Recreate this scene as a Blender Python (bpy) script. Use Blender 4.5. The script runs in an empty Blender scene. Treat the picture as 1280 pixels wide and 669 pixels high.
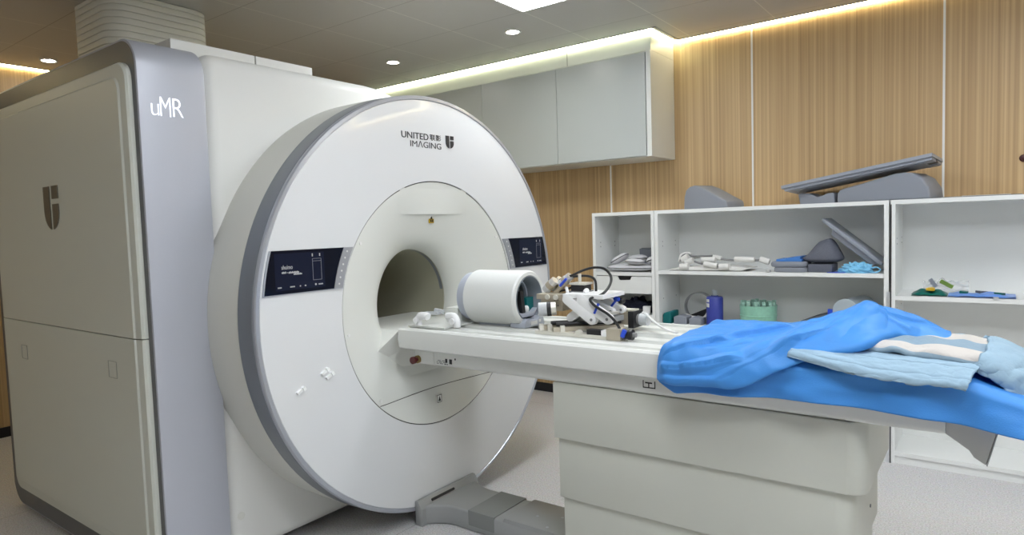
import bpy, bmesh, math, random
from mathutils import Vector, Matrix, noise
random.seed(7)
PI = math.pi
sc = bpy.context.scene
COL = sc.collection

# ------------------------------------------------------------------ camera (solved from the photograph)
CP = Vector((2.2667809, -2.4216146, 1.4377097))
YAW, PITCH, ROLL, FPX = 2.2098982, -0.0611190, -0.0320148, 814.06457
_f = Vector((math.cos(PITCH)*math.cos(YAW), math.cos(PITCH)*math.sin(YAW), math.sin(PITCH)))
_r0 = _f.cross(Vector((0, 0, 1))).normalized(); _u0 = _r0.cross(_f)
_r = math.cos(ROLL)*_r0 + math.sin(ROLL)*_u0
_u = -math.sin(ROLL)*_r0 + math.cos(ROLL)*_u0
cam = bpy.data.cameras.new('camera'); camo = bpy.data.objects.new('camera', cam); COL.objects.link(camo)
cam.sensor_width = 36.0; cam.lens = FPX*36.0/1280.0; cam.clip_start = 0.05
M = Matrix.Identity(4)
for i in range(3):
    M[i][0], M[i][1], M[i][2], M[i][3] = _r[i], _u[i], -_f[i], CP[i]
camo.matrix_world = M
sc.camera = camo

def at(px, py, ax, v):
    d = _f + _r*((px-640)/FPX) - _u*((py-334.5)/FPX)
    i = 'XYZ'.index(ax)
    return CP + d*((v-CP[i])/d[i])

# ------------------------------------------------------------------ materials
def srgb(r, g, b):
    def c(x):
        x /= 255.0
        return x/12.92 if x <= 0.04045 else ((x+0.055)/1.055)**2.4
    return (c(r), c(g), c(b), 1)

def mat(name, col, rough=0.5, metal=0.0, coat=0.0, trans=0.0, alpha=1.0, emit=None, es=0.0, ior=1.45, noise_amt=0.0, nscale=30.0, bump=0.0, bscale=200.0, sub=0.0):
    m = bpy.data.materials.new(name); m.use_nodes = True
    nt = m.node_tree; b = nt.nodes['Principled BSDF']
    b.inputs['Base Color'].default_value = col
    b.inputs['Roughness'].default_value = rough
    b.inputs['Metallic'].default_value = metal
    b.inputs['Coat Weight'].default_value = coat
    b.inputs['Coat Roughness'].default_value = 0.05
    b.inputs['Transmission Weight'].default_value = trans
    b.inputs['Alpha'].default_value = alpha
    b.inputs['IOR'].default_value = ior
    if emit:
        b.inputs['Emission Color'].default_value = emit
        b.inputs['Emission Strength'].default_value = es
    tc = nt.nodes.new('ShaderNodeTexCoord')
    if noise_amt > 0:
        n = nt.nodes.new('ShaderNodeTexNoise'); n.inputs['Scale'].default_value = nscale; n.inputs['Detail'].default_value = 4
        nt.links.new(tc.outputs['Object'], n.inputs['Vector'])
        mx = nt.nodes.new('ShaderNodeMixRGB'); mx.inputs['Color1'].default_value = tuple(c*(1-noise_amt) for c in col[:3])+(1,)
        mx.inputs['Color2'].default_value = tuple(min(1, c*(1+noise_amt)) for c in col[:3])+(1,)
        nt.links.new(n.outputs['Fac'], mx.inputs['Fac']); nt.links.new(mx.outputs['Color'], b.inputs['Base Color'])
    if bump > 0:
        n2 = nt.nodes.new('ShaderNodeTexNoise'); n2.inputs['Scale'].default_value = bscale; n2.inputs['Detail'].default_value = 3
        nt.links.new(tc.outputs['Object'], n2.inputs['Vector'])
        bp = nt.nodes.new('ShaderNodeBump'); bp.inputs['Strength'].default_value = bump; bp.inputs['Distance'].default_value = 0.002
        nt.links.new(n2.outputs['Fac'], bp.inputs['Height']); nt.links.new(bp.outputs['Normal'], b.inputs['Normal'])
    return m

MT = {}
MT['gloss_white'] = mat('gloss_white', (0.72, 0.73, 0.74, 1), 0.22, coat=0.35)
MT['shell_white'] = mat('shell_white', (0.75, 0.75, 0.72, 1), 0.42)
MT['skirt_white'] = mat('skirt_white', (0.68, 0.68, 0.63, 1), 0.45)
MT['panel_white'] = mat('panel_white', (0.62, 0.635, 0.575, 1), 0.45)
MT['flare_white'] = mat('flare_white', (0.70, 0.71, 0.67, 1), 0.35)
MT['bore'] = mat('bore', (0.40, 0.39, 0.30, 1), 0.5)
MT['silver'] = mat('silver_paint', (0.48, 0.495, 0.55, 1), 0.45, metal=0.3, noise_amt=0.03, nscale=400)
MT['trim_grey'] = mat('trim_grey', (0.22, 0.24, 0.27, 1), 0.35, metal=0.3)
MT['flank_grey'] = mat('flank_grey', (0.13, 0.132, 0.14, 1), 0.4, metal=0.2)
MT['trim_silver'] = mat('trim_silver', (0.45, 0.47, 0.52, 1), 0.3, metal=0.5)
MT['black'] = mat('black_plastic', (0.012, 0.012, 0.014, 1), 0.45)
MT['black_gloss'] = mat('display_glass', (0.006, 0.008, 0.016, 1), 0.08, coat=0.3)
MT['screen'] = mat('lit_screen', (0.006, 0.008, 0.018, 1), 0.1, emit=(0.010, 0.014, 0.030, 1), es=0.4)
MT['screen_text'] = mat('screen_text', (0.3, 0.3, 0.3, 1), 0.4, emit=(0.9, 0.95, 1, 1), es=0.18)
MT['screen_dim'] = mat('screen_dim_text', (0.1, 0.1, 0.12, 1), 0.4, emit=(0.6, 0.65, 0.8, 1), es=0.16)
MT['button_grey'] = mat('button_grey', (0.36, 0.37, 0.40, 1), 0.35, metal=0.3)
MT['letter_dark'] = mat('letter_dark', (0.045, 0.045, 0.05, 1), 0.35, metal=0.2)
MT['emblem_brown'] = mat('emblem_grey', (0.17, 0.16, 0.135, 1), 0.35, metal=0.4)
MT['letter_lit'] = mat('letter_lit', (0.9, 0.92, 1, 1), 0.3, emit=(0.9, 0.93, 1, 1), es=0.75)
MT['seam'] = mat('seam_dark', (0.05, 0.05, 0.045, 1), 0.6)
MT['seam_soft'] = mat('seam_soft', (0.34, 0.345, 0.31, 1), 0.5)
MT['yellow'] = mat('label_yellow', (0.55, 0.36, 0.02, 1), 0.4)
MT['label_white'] = mat('label_white', (0.72, 0.72, 0.70, 1), 0.4)
MT['red'] = mat('button_red', (0.07, 0.006, 0.008, 1), 0.35)
MT['amber'] = mat('button_collar', (0.22, 0.15, 0.05, 1), 0.35)
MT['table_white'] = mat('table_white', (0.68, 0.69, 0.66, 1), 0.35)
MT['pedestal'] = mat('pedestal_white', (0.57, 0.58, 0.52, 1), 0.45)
MT['base_grey'] = mat('base_grey', (0.34, 0.35, 0.35, 1), 0.38, metal=0.25)
MT['bracket_grey'] = mat('bracket_grey', (0.46, 0.46, 0.43, 1), 0.4)
MT['tread'] = mat('tread_grey', (0.23, 0.24, 0.235, 1), 0.6)
MT['melamine'] = mat('white_melamine', (0.78, 0.79, 0.775, 1), 0.4)
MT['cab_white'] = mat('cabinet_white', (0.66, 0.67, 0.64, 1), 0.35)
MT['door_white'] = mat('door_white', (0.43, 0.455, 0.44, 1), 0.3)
MT['grey_foam'] = mat('grey_foam', srgb(134, 138, 147), 0.55, bump=0.15, bscale=300)
MT['grey_foam_dark'] = mat('grey_foam_dark', srgb(92, 95, 106), 0.6, noise_amt=0.25, nscale=150, bump=0.3, bscale=250)
MT['grey_board'] = mat('grey_board', srgb(146, 151, 161), 0.4)
MT['pillow'] = mat('pillow_grey', srgb(208, 208, 211), 0.6, bump=0.3, bscale=90)
MT['pipe'] = mat('pillow_piping', srgb(70, 70, 76), 0.6)
MT['coil_white'] = mat('coil_white', (0.70, 0.71, 0.69, 1), 0.4)
MT['coil_grey'] = mat('coil_grey', (0.42, 0.45, 0.52, 1), 0.45)
MT['liner'] = mat('coil_liner', (0.26, 0.29, 0.33, 1), 0.5)
MT['teal'] = mat('teal_pad', srgb(0, 98, 100), 0.55)
MT['clear'] = mat('clear_acrylic', (0.62, 0.64, 0.66, 1), 0.3, trans=0.25, ior=1.4, noise_amt=0.2, nscale=120, bump=0.8, bscale=90)
MT['white_plastic'] = mat('white_plastic', (0.78, 0.78, 0.78, 1), 0.4)
MT['clip_white'] = mat('clip_white', (0.92, 0.93, 0.93, 1), 0.15, coat=.5)
MT['brass'] = mat('nickel_plate', (0.50, 0.45, 0.36, 1), 0.38, metal=0.5)
MT['steel'] = mat('pale_metal', (0.72, 0.70, 0.63, 1), 0.35, metal=0.4)
MT['tie_blue'] = mat('blue_tie', (0.02, 0.07, 0.55, 1), 0.4)
MT['cable'] = mat('black_cable', (0.012, 0.012, 0.013, 1), 0.4)
MT['white_cable'] = mat('white_cable', (0.75, 0.75, 0.75, 1), 0.4)
MT['bottle'] = mat('bottle_blue', srgb(56, 66, 150), 0.35)
MT['frost'] = mat('frosted_cap', (0.55, 0.6, 0.62, 1), 0.35, trans=0.3)
MT['hoop_grey'] = mat('hoop_grey', (0.30, 0.31, 0.31, 1), 0.3)
MT['green_tub'] = mat('green_plastic', srgb(160, 215, 192), 0.3, trans=0.25, noise_amt=0.2, nscale=60)
MT['green_light'] = mat('pale_green_cap', srgb(165, 205, 190), 0.35, trans=0.2)
MT['lblue_cloth'] = mat('light_blue_cloth', srgb(125, 190, 225), 0.8, bump=0.4, bscale=150)
MT['navy'] = mat('navy_cloth', srgb(26, 30, 52), 0.85, bump=0.4, bscale=120)
MT['blue_fold'] = mat('folded_blue_sheet', srgb(70, 125, 195), 0.6)
MT['packet_blue'] = mat('packet_blue', srgb(95, 140, 215), 0.3)
MT['packet_green'] = mat('packet_green', srgb(10, 95, 85), 0.35)
MT['yellow_green'] = mat('leaf_green_print', srgb(120, 150, 70), 0.4)
MT['film'] = mat('clear_film', (0.8, 0.82, 0.82, 1), 0.15, alpha=0.35)
MT['phantom'] = mat('frosted_cylinder', (0.42, 0.48, 0.52, 1), 0.35)
MT['strap_white'] = mat('strap_white', (0.70, 0.69, 0.66, 1), 0.5)
MT['strap_grey'] = mat('strap_grey', (0.22, 0.22, 0.22, 1), 0.6)
MT['chrome'] = mat('chrome', (0.75, 0.76, 0.78, 1), 0.35, metal=0.8)
MT['line_white'] = mat('white_strip', (0.80, 0.80, 0.78, 1), 0.4)
MT['dark_red'] = mat('dark_red', (0.06, 0.012, 0.015, 1), 0.4)
MT['duct'] = mat('duct_white', (0.80, 0.79, 0.71, 1), 0.5)
MT['skirting'] = mat('black_skirting', (0.010, 0.011, 0.016, 1), 0.4)
MT['wall_paint'] = mat('wall_paint', (0.72, 0.72, 0.70, 1), 0.6)
MT['panel_light'] = mat('panel_light', (0.9, 0.9, 0.95, 1), 0.4, emit=(0.90, 0.94, 0.98, 1), es=22.0)
MT['down_light'] = mat('down_light', (0.9, 0.9, 0.9, 1), 0.4, emit=(1, 0.97, 0.9, 1), es=140.0)
MT['led'] = mat('led_strip', (0.9, 0.9, 0.8, 1), 0.4, emit=(1.0, 0.86, 0.50, 1), es=22.0)
MT['led_cab'] = mat('led_strip_cool', (0.9, 0.9, 0.8, 1), 0.4, emit=(0.95, 1.0, 0.66, 1), es=22.0)

for k_ in ('black_gloss', 'screen'):
    MT[k_].node_tree.nodes['Principled BSDF'].inputs['Specular IOR Level'].default_value = 0.12
    MT[k_].node_tree.nodes['Principled BSDF'].inputs['Coat Weight'].default_value = 0.08
def nodes_of(m):
    return m.node_tree.nodes, m.node_tree.links, m.node_tree.nodes['Principled BSDF']

def wood_mat():
    m = mat('wood_laminate', (0.4, 0.27, 0.15, 1), 0.5)
    n, l, b = nodes_of(m)
    tc = n.new('ShaderNodeTexCoord')
    def grain(sx, sz, detail):
        mp = n.new('ShaderNodeMapping'); mp.inputs['Scale'].default_value = (sx, sx, sz)
        l.new(tc.outputs['Object'], mp.inputs['Vector'])
        t = n.new('ShaderNodeTexNoise'); t.inputs['Scale'].default_value = 1.0; t.inputs['Detail'].default_value = detail; t.inputs['Roughness'].default_value = 0.6
        l.new(mp.outputs['Vector'], t.inputs['Vector'])
        return t.outputs['Fac']
    g1, g2, g3 = grain(75, 0.3, 1), grain(170, 1.0, 2), grain(14, 0.1, 1)
    def addm(a, wa, c, wc):
        x = n.new('ShaderNodeMath'); x.operation = 'MULTIPLY'; x.inputs[1].default_value = wa; l.new(a, x.inputs[0])
        y = n.new('ShaderNodeMath'); y.operation = 'MULTIPLY_ADD'; y.inputs[1].default_value = wc; l.new(c, y.inputs[0]); l.new(x.outputs[0], y.inputs[2])
        return y.outputs[0]
    s = addm(addm(g1, 0.56, g2, 0.32), 1.0, g3, 0.12)
    r = n.new('ShaderNodeValToRGB'); l.new(s, r.inputs['Fac'])
    r.color_ramp.elements[0].position = 0.33; r.color_ramp.elements[0].color = srgb(170, 141, 101)
    r.color_ramp.elements[1].position = 0.66; r.color_ramp.elements[1].color = srgb(205, 176, 132)
    e = r.color_ramp.elements.new(0.5); e.color = srgb(189, 159, 117)
    l.new(r.outputs['Color'], b.inputs['Base Color'])
    return m
MT['wood'] = wood_mat()

def floor_mat():
    m = mat('speckled_vinyl', (0.55, 0.54, 0.53, 1), 0.42)
    n, l, b = nodes_of(m)
    tc = n.new('ShaderNodeTexCoord')
    t = n.new('ShaderNodeTexNoise'); t.inputs['Scale'].default_value = 140; t.inputs['Detail'].default_value = 3; t.inputs['Roughness'].default_value = 0.75
    l.new(tc.outputs['Object'], t.inputs['Vector'])
    r = n.new('ShaderNodeValToRGB'); l.new(t.outputs['Fac'], r.inputs['Fac'])
    r.color_ramp.elements[0].position = 0.36; r.color_ramp.elements[0].color = srgb(176, 173, 172)
    r.color_ramp.elements[1].position = 0.58; r.color_ramp.elements[1].color = srgb(216, 215, 216)
    v = n.new('ShaderNodeTexVoronoi'); v.inputs['Scale'].default_value = 60
    l.new(tc.outputs['Object'], v.inputs['Vector'])
    mx = n.new('ShaderNodeMixRGB'); mx.blend_type = 'MULTIPLY'; mx.inputs['Fac'].default_value = 0.05
    l.new(r.outputs['Color'], mx.inputs['Color1']); l.new(v.outputs['Color'], mx.inputs['Color2'])
    # welded sheet seams
    br = n.new('ShaderNodeTexBrick'); br.offset = 0.5; br.inputs['Scale'].default_value = 1.0
    br.inputs['Brick Width'].default_value = 1.9; br.inputs['Row Height'].default_value = 1.9; br.inputs['Mortar Size'].default_value = 0.003
    br.inputs['Color1'].default_value = (1, 1, 1, 1); br.inputs['Color2'].default_value = (1, 1, 1, 1); br.inputs['Mortar'].default_value = (0.72, 0.71, 0.70, 1)
    l.new(tc.outputs['Object'], br.inputs['Vector'])
    m2 = n.new('ShaderNodeMixRGB'); m2.blend_type = 'MULTIPLY'; m2.inputs['Fac'].default_value = 1
    l.new(mx.outputs['Color'], m2.inputs['Color1']); l.new(br.outputs['Color'], m2.inputs['Color2'])
    l.new(m2.outputs['Color'], b.inputs['Base Color'])
    return m
MT['floor'] = floor_mat()

def ceiling_mat():
    m = mat('ceiling_tile', (0.45, 0.44, 0.42, 1), 0.38)
    n, l, b = nodes_of(m)
    tc = n.new('ShaderNodeTexCoord'); sp = n.new('ShaderNodeSeparateXYZ'); l.new(tc.outputs['Object'], sp.inputs[0])
    def line(out, off, w):
        a = n.new('ShaderNodeMath'); a.operation = 'SUBTRACT'; a.inputs[1].default_value = off; l.new(out, a.inputs[0])
        p = n.new('ShaderNodeMath'); p.operation = 'PINGPONG'; p.inputs[1].default_value = 0.29; l.new(a.outputs[0], p.inputs[0])
        c = n.new('ShaderNodeMath'); c.operation = 'LESS_THAN'; c.inputs[1].default_value = w; l.new(p.outputs[0], c.inputs[0])
        return c.outputs[0]
    lx, ly = line(sp.outputs['X'], -0.07, 0.0035), line(sp.outputs['Y'], 0.915, 0.0025)
    base = (0.46, 0.45, 0.43, 1)
    m1 = n.new('ShaderNodeMixRGB'); m1.inputs['Color1'].default_value = base; m1.inputs['Color2'].default_value = (0.62, 0.61, 0.56, 1); l.new(lx, m1.inputs['Fac'])  # one seam direction is lighter: bevel reflection put into the colour
    m2 = n.new('ShaderNodeMixRGB'); l.new(m1.outputs['Color'], m2.inputs['Color1']); m2.inputs['Color2'].default_value = (0.26, 0.25, 0.23, 1); l.new(ly, m2.inputs['Fac'])
    l.new(m2.outputs['Color'], b.inputs['Base Color'])
    return m
MT['ceiling'] = ceiling_mat()

def cloth_blue():
    m = mat('blue_nonwoven', srgb(74, 152, 226), 0.5, bump=0.35, bscale=260)
    n, l, b = nodes_of(m)
    out = [x for x in n if x.type == 'OUTPUT_MATERIAL'][0]
    tr = n.new('ShaderNodeBsdfTranslucent'); tr.inputs['Color'].default_value = srgb(20, 130, 250)
    mx = n.new('ShaderNodeMixShader'); mx.inputs['Fac'].default_value = 0.22
    l.new(b.outputs[0], mx.inputs[1]); l.new(tr.outputs[0], mx.inputs[2]); l.new(mx.outputs[0], out.inputs['Surface'])
    return m
MT['blue_sheet'] = cloth_blue()

def quilt_mat(name, stripes):
    m = mat(name, srgb(142, 168, 186), 0.85)
    n, l, b = nodes_of(m)
    uv = n.new('ShaderNodeUVMap'); uv.uv_map = 'UVMap'
    sp = n.new('ShaderNodeSeparateXYZ'); l.new(uv.outputs[0], sp.inputs[0])
    if stripes:
        r = n.new('ShaderNodeValToRGB'); r.color_ramp.interpolation = 'CONSTANT'
        l.new(sp.outputs['Y'], r.inputs['Fac'])
        cols = [(0.0, srgb(138, 158, 172)), (0.21, srgb(190, 185, 180)), (0.38, srgb(128, 150, 166)), (0.52, srgb(186, 182, 177)), (0.72, srgb(140, 165, 184))]
        r.color_ramp.elements[0].position = 0; r.color_ramp.elements[0].color = cols[0][1]
        r.color_ramp.elements[1].position = cols[1][0]; r.color_ramp.elements[1].color = cols[1][1]
        for p, c in cols[2:]:
            e = r.color_ramp.elements.new(p); e.color = c
        l.new(r.outputs['Color'], b.inputs['Base Color'])
    tc = n.new('ShaderNodeTexCoord')
    t = n.new('ShaderNodeTexVoronoi'); t.feature = 'DISTANCE_TO_EDGE'; t.inputs['Scale'].default_value = 55
    l.new(tc.outputs['Object'], t.inputs['Vector'])
    bp = n.new('ShaderNodeBump'); bp.inputs['Strength'].default_value = 0.45; bp.inputs['Distance'].default_value = 0.004
    l.new(t.outputs['Distance'], bp.inputs['Height']); l.new(bp.outputs['Normal'], b.inputs['Normal'])
    return m
MT['quilt'] = quilt_mat('quilt_plain', False)
MT['quilt_stripe'] = quilt_mat('quilt_striped', True)

# ------------------------------------------------------------------ mesh builder
ROOT = {}
class MB:
    def __init__(s): s.bm = bmesh.new(); s.uv = None
    def _add(s, vs, fs):
        bv = [s.bm.verts.new(v) for v in vs]
        out = []
        for f in fs:
            try: out.append(s.bm.faces.new([bv[i] for i in f]))
            except ValueError: pass
        return bv, out
    def _bevel(s, bv, b, seg):
        if b > 0:
            es = set()
            for v in bv: es.update(v.link_edges)
            es = [e for e in es if len(e.link_faces) == 2 and e.calc_face_angle(0) > 0.5]
            bmesh.ops.bevel(s.bm, geom=es, offset=b, segments=seg, affect='EDGES', profile=0.5, clamp_overlap=True)
    def box(s, a, c, b=0.0, seg=2, M=None):
        x0, x1 = sorted((a[0], c[0])); y0, y1 = sorted((a[1], c[1])); z0, z1 = sorted((a[2], c[2]))
        vs = [Vector(p) for p in ((x0,y0,z0),(x1,y0,z0),(x1,y1,z0),(x0,y1,z0),(x0,y0,z1),(x1,y0,z1),(x1,y1,z1),(x0,y1,z1))]
        if M: vs = [M @ v for v in vs]
        bv, _ = s._add(vs, [(3,2,1,0),(4,5,6,7),(0,1,5,4),(1,2,6,5),(2,3,7,6),(3,0,4,7)])
        s._bevel(bv, b, seg); return s
    def obox(s, c, size, rot=(0,0,0), b=0.0, seg=2):
        from mathutils import Euler
        h = Vector(size)/2
        M = Matrix.Translation(Vector(c)) @ Euler(rot).to_matrix().to_4x4()
        return s.box(-h, h, b, seg, M)
    def prism(s, poly, axis, lo, hi, b=0.0, seg=2):
        # poly: 2-D points in the two other axes, in cyclic order (X: y,z  Y: x,z  Z: x,y)
        def P(p, t):
            return {'X': (t, p[0], p[1]), 'Y': (p[0], t, p[1]), 'Z': (p[0], p[1], t)}[axis]
        n = len(poly)
        vs = [P(p, lo) for p in poly] + [P(p, hi) for p in poly]
        fs = [tuple(range(n)), tuple(range(2*n-1, n-1, -1))] + [(i, i+n, (i+1) % n + n, (i+1) % n) for i in range(n)]
        bv, f = s._add(vs, fs)
        bmesh.ops.recalc_face_normals(s.bm, faces=f)
        s._bevel(bv, b, seg); return s
    def cyl(s, p0, p1, r0, r1=None, seg=24, b=0.0):
        r1 = r0 if r1 is None else r1
        p0, p1 = Vector(p0), Vector(p1); d = (p1-p0).normalized()
        a = d.orthogonal().normalized(); c = d.cross(a)
        vs = []
        for p, r in ((p0, r0), (p1, r1)):
            for i in range(seg):
                t = 2*PI*i/seg; vs.append(p + a*(r*math.cos(t)) + c*(r*math.sin(t)))
        fs = [tuple(range(seg-1, -1, -1)), tuple(range(seg, 2*seg))] + [(i, (i+1) % seg, (i+1) % seg+seg, i+seg) for i in range(seg)]
        bv, _ = s._add(vs, fs); s._bevel(bv, b, 2); return s
    def lathe(s, prof, origin, axis='X', seg=96, a0=0.0, a1=2*PI, close=False):
        # prof: (along axis, radius); around the axis
        full = abs(a1-a0-2*PI) < 1e-6
        n = seg if full else seg+1
        o = Vector(origin)
        vs = []
        for (t, r) in prof:
            for i in range(n):
                a = a0+(a1-a0)*i/seg
                c, d = r*math.cos(a), r*math.sin(a)
                vs.append(o + Vector({'X': (t, c, d), 'Y': (c, t, d), 'Z': (c, d, t)}[axis]))
        fs = []
        m = len(prof)
        for j in range(m if close else m-1):
            j2 = (j+1) % m
            for i in range(seg):
                i2 = (i+1) % n
                fs.append((j*n+i, j*n+i2, j2*n+i2, j2*n+i))
        bv, f = s._add(vs, fs)
        bmesh.ops.remove_doubles(s.bm, verts=bv, dist=1e-6)
        f = [x for x in f if x.is_valid]
        bmesh.ops.recalc_face_normals(s.bm, faces=f)
        return s
    def tube(s, pts, r, seg=10, smooth=6):
        pts = [Vector(p) for p in pts]
        if smooth > 1: pts = catmull(pts, smooth)
        n = len(pts); rings = []
        up = None
        for i, p in enumerate(pts):
            d = (pts[min(i+1, n-1)]-pts[max(i-1, 0)])
            d = d.normalized() if d.length > 1e-9 else Vector((1, 0, 0))
            if up is None: up = d.orthogonal().normalized()
            up = (up - d*up.dot(d)); up = up.normalized() if up.length > 1e-6 else d.orthogonal().normalized()
            c = d.cross(up)
            rr = r(i/(n-1)) if callable(r) else r
            rings += [p + up*(rr*math.cos(2*PI*k/seg)) + c*(rr*math.sin(2*PI*k/seg)) for k in range(seg)]
        fs = [tuple(range(seg-1, -1, -1)), tuple(range((n-1)*seg, n*seg))]
        for i in range(n-1):
            fs += [(i*seg+k, i*seg+(k+1) % seg, (i+1)*seg+(k+1) % seg, (i+1)*seg+k) for k in range(seg)]
        s._add(rings, fs); return s
    def grid(s, fn, nu, nv, uv=True):
        vs = [fn(i/nu, j/nv) for j in range(nv+1) for i in range(nu+1)]
        fs = [(j*(nu+1)+i, j*(nu+1)+i+1, (j+1)*(nu+1)+i+1, (j+1)*(nu+1)+i) for j in range(nv) for i in range(nu)]
        bv, f = s._add(vs, fs)
        if uv:
            L = s.bm.loops.layers.uv.get('UVMap') or s.bm.loops.layers.uv.new('UVMap')
            idx = {v: k for k, v in enumerate(bv)}
            for x in f:
                for lp in x.loops:
                    k = idx[lp.vert]; lp[L].uv = ((k % (nu+1))/nu, (k//(nu+1))/nv)
        return s
    def superell(s, c, size, e=2.6, rot=(0,0,0), nu=32, nv=16, wob=0.0):
        from mathutils import Euler
        R = Euler(rot).to_matrix(); c = Vector(c); h = Vector(size)/2
        def pw(x, p): return math.copysign(abs(x)**p, x)
        p = 2.0/e; vs = []
        for j in range(nv+1):
            ph = -PI/2+PI*j/nv
            for i in range(nu):
                th = 2*PI*i/nu
                v = Vector((h.x*pw(math.cos(ph), p if e < 3 else .8)*pw(math.cos(th), p), h.y*pw(math.cos(ph), p if e < 3 else .8)*pw(math.sin(th), p), h.z*pw(math.sin(ph), 1.0)))
                if wob: v *= 1+wob*noise.noise(Vector(v)*9+c*7)
                vs.append(c+R @ v)
        fs = [(j*nu+i, j*nu+(i+1) % nu, (j+1)*nu+(i+1) % nu, (j+1)*nu+i) for j in range(nv) for i in range(nu)]
        bv, f = s._add(vs, fs)
        bmesh.ops.remove_doubles(s.bm, verts=bv, dist=1e-5)
        return s
    def build(s, name, material, parent=None, angle=32, smooth=True):
        off = Vector((0, 0, 0))
        if parent is not None:
            p = parent
            while p is not None: off += Vector(p.location); p = p.parent
        bmesh.ops.translate(s.bm, verts=s.bm.verts, vec=-off)
        me = bpy.data.meshes.new(name); s.bm.to_mesh(me); s.bm.free()
        me.materials.append(MT[material] if isinstance(material, str) else material)
        for p in me.polygons: p.use_smooth = smooth
        if smooth: me.set_sharp_from_angle(angle=math.radians(angle))
        o = bpy.data.objects.new(name, me); COL.objects.link(o)
        if parent is not None: o.parent = parent
        return o

def catmull(pts, k):
    out = []; n = len(pts)
    for i in range(n-1):
        p0, p1, p2, p3 = pts[max(i-1, 0)], pts[i], pts[i+1], pts[min(i+2, n-1)]
        for j in range(k):
            t = j/k
            out.append(0.5*((2*p1)+(p2-p0)*t+(2*p0-5*p1+4*p2-p3)*t*t+(3*p1-p0-3*p2+p3)*t**3))
    out.append(pts[-1]); return out

def cr(vals, t):
    n = len(vals)-1; x = min(max(t, 0), 1)*n; i = min(int(x), n-1); t = x-i
    p0, p1, p2, p3 = vals[max(i-1, 0)], vals[i], vals[i+1], vals[min(i+2, n)]
    return 0.5*((2*p1)+(p2-p0)*t+(2*p0-5*p1+4*p2-p3)*t*t+(3*p1-p0-3*p2+p3)*t**3)

def tag(o, label, cat, group=None, kind=None):
    o['label'] = label; o['category'] = cat
    if group: o['group'] = group
    if kind: o['kind'] = kind
    return o
def thing(name, label, cat, loc, group=None):
    o = bpy.data.objects.new(name, None); COL.objects.link(o); o.location = loc
    o.empty_display_size = 0.05
    return tag(o, label, cat, group)
def struct(name, mb, material, parent=None):
    o = mb.build(name, material, parent)
    if parent is None: o['kind'] = 'structure'
    return o
def copy_tree(o, parent=None):
    c = o.copy(); COL.objects.link(c)
    if parent is not None: c.parent = parent
    for ch in list(o.children): copy_tree(ch, c)
    return c

def rrect(x0, y0, x1, y1, r, n=8):
    out = []
    for cx, cy, a in ((x1-r, y1-r, 0), (x0+r, y1-r, PI/2), (x0+r, y0+r, PI), (x1-r, y0+r, 1.5*PI)):
        for i in range(n+1):
            t = a+PI/2*i/n; out.append((cx+r*math.cos(t), cy+r*math.sin(t)))
    return out

def lettering(name, text, origin, xd, yd, width, height, material, parent, depth=0.002, spacing=1.0, bold=0.0):
    cu = bpy.data.curves.new('lettering', 'FONT'); cu.body = text; cu.extrude = 0.5; cu.space_character = spacing
    cu.offset = bold
    o = bpy.data.objects.new('lettering', cu); COL.objects.link(o)
    dg = bpy.context.evaluated_depsgraph_get(); dg.update()
    me = bpy.data.meshes.new_from_object(o.evaluated_get(dg))
    bpy.data.objects.remove(o); bpy.data.curves.remove(cu)
    xs = [v.co.x for v in me.vertices]; ys = [v.co.y for v in me.vertices]
    x0, x1, y0, y1 = min(xs), max(xs), min(ys), max(ys)
    xd, yd = Vector(xd).normalized(), Vector(yd).normalized(); zd = xd.cross(yd)
    origin = Vector(origin)
    off = Vector((0, 0, 0)); p = parent
    while p is not None: off += Vector(p.location); p = p.parent
    for v in me.vertices:
        a = (v.co.x-x0)/(x1-x0)*width; b = (v.co.y-y0)/(y1-y0)*height
        v.co = origin + xd*a + yd*b + zd*(depth if v.co.z > 0 else 0) - off
    me.name = name; me.materials.clear(); me.materials.append(MT[material])
    ob = bpy.data.objects.new(name, me); COL.objects.link(ob)
    if parent is not None: ob.parent = parent
    return ob

# ================================================================== ROOM
WY, XL, XR, YF = 2.25, -3.65, 5.6, -4.6
CZ, CT = 2.755, 2.90
CABX, CABY = 0.345, 1.85
GAP = 0.075
struct('floor', MB().box((XL-.1, YF-.1, -0.1), (XR+.1, WY+.1, 0)), 'floor')
struct('wall_back', MB().box((XL-.1, WY, 0), (XR+.1, WY+0.1, CT+.1)), 'wood')
struct('wall_left', MB().box((XL-.1, YF, 0), (XL, WY, CT+.1)), 'wood')
struct('wall_right', MB().box((XR, YF, 0), (XR+.1, WY, CT+.1)), 'wall_paint')
struct('wall_front', MB().box((XL-.1, YF-.1, 0), (XR+.1, YF, CT+.1)), 'wall_paint')
# suspended ceiling: stops short of the walls and of the cabinet run, leaving the light cove
CABX0 = -2.62
poly = [(XL+GAP, YF+.02), (XR-.02, YF+.02), (XR-.02, WY-GAP), (CABX+GAP, WY-GAP), (CABX+GAP, CABY-GAP), (CABX0-GAP, CABY-GAP), (CABX0-GAP, WY-GAP), (XL+GAP, WY-GAP)]
struct('ceiling', MB().prism(poly, 'Z', CZ, CZ+0.02), 'ceiling')
struct('ceiling_slab', MB().box((XL-.1, YF-.1, CT), (XR+.1, WY+.1, CT+.1)), 'line_white')
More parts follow.
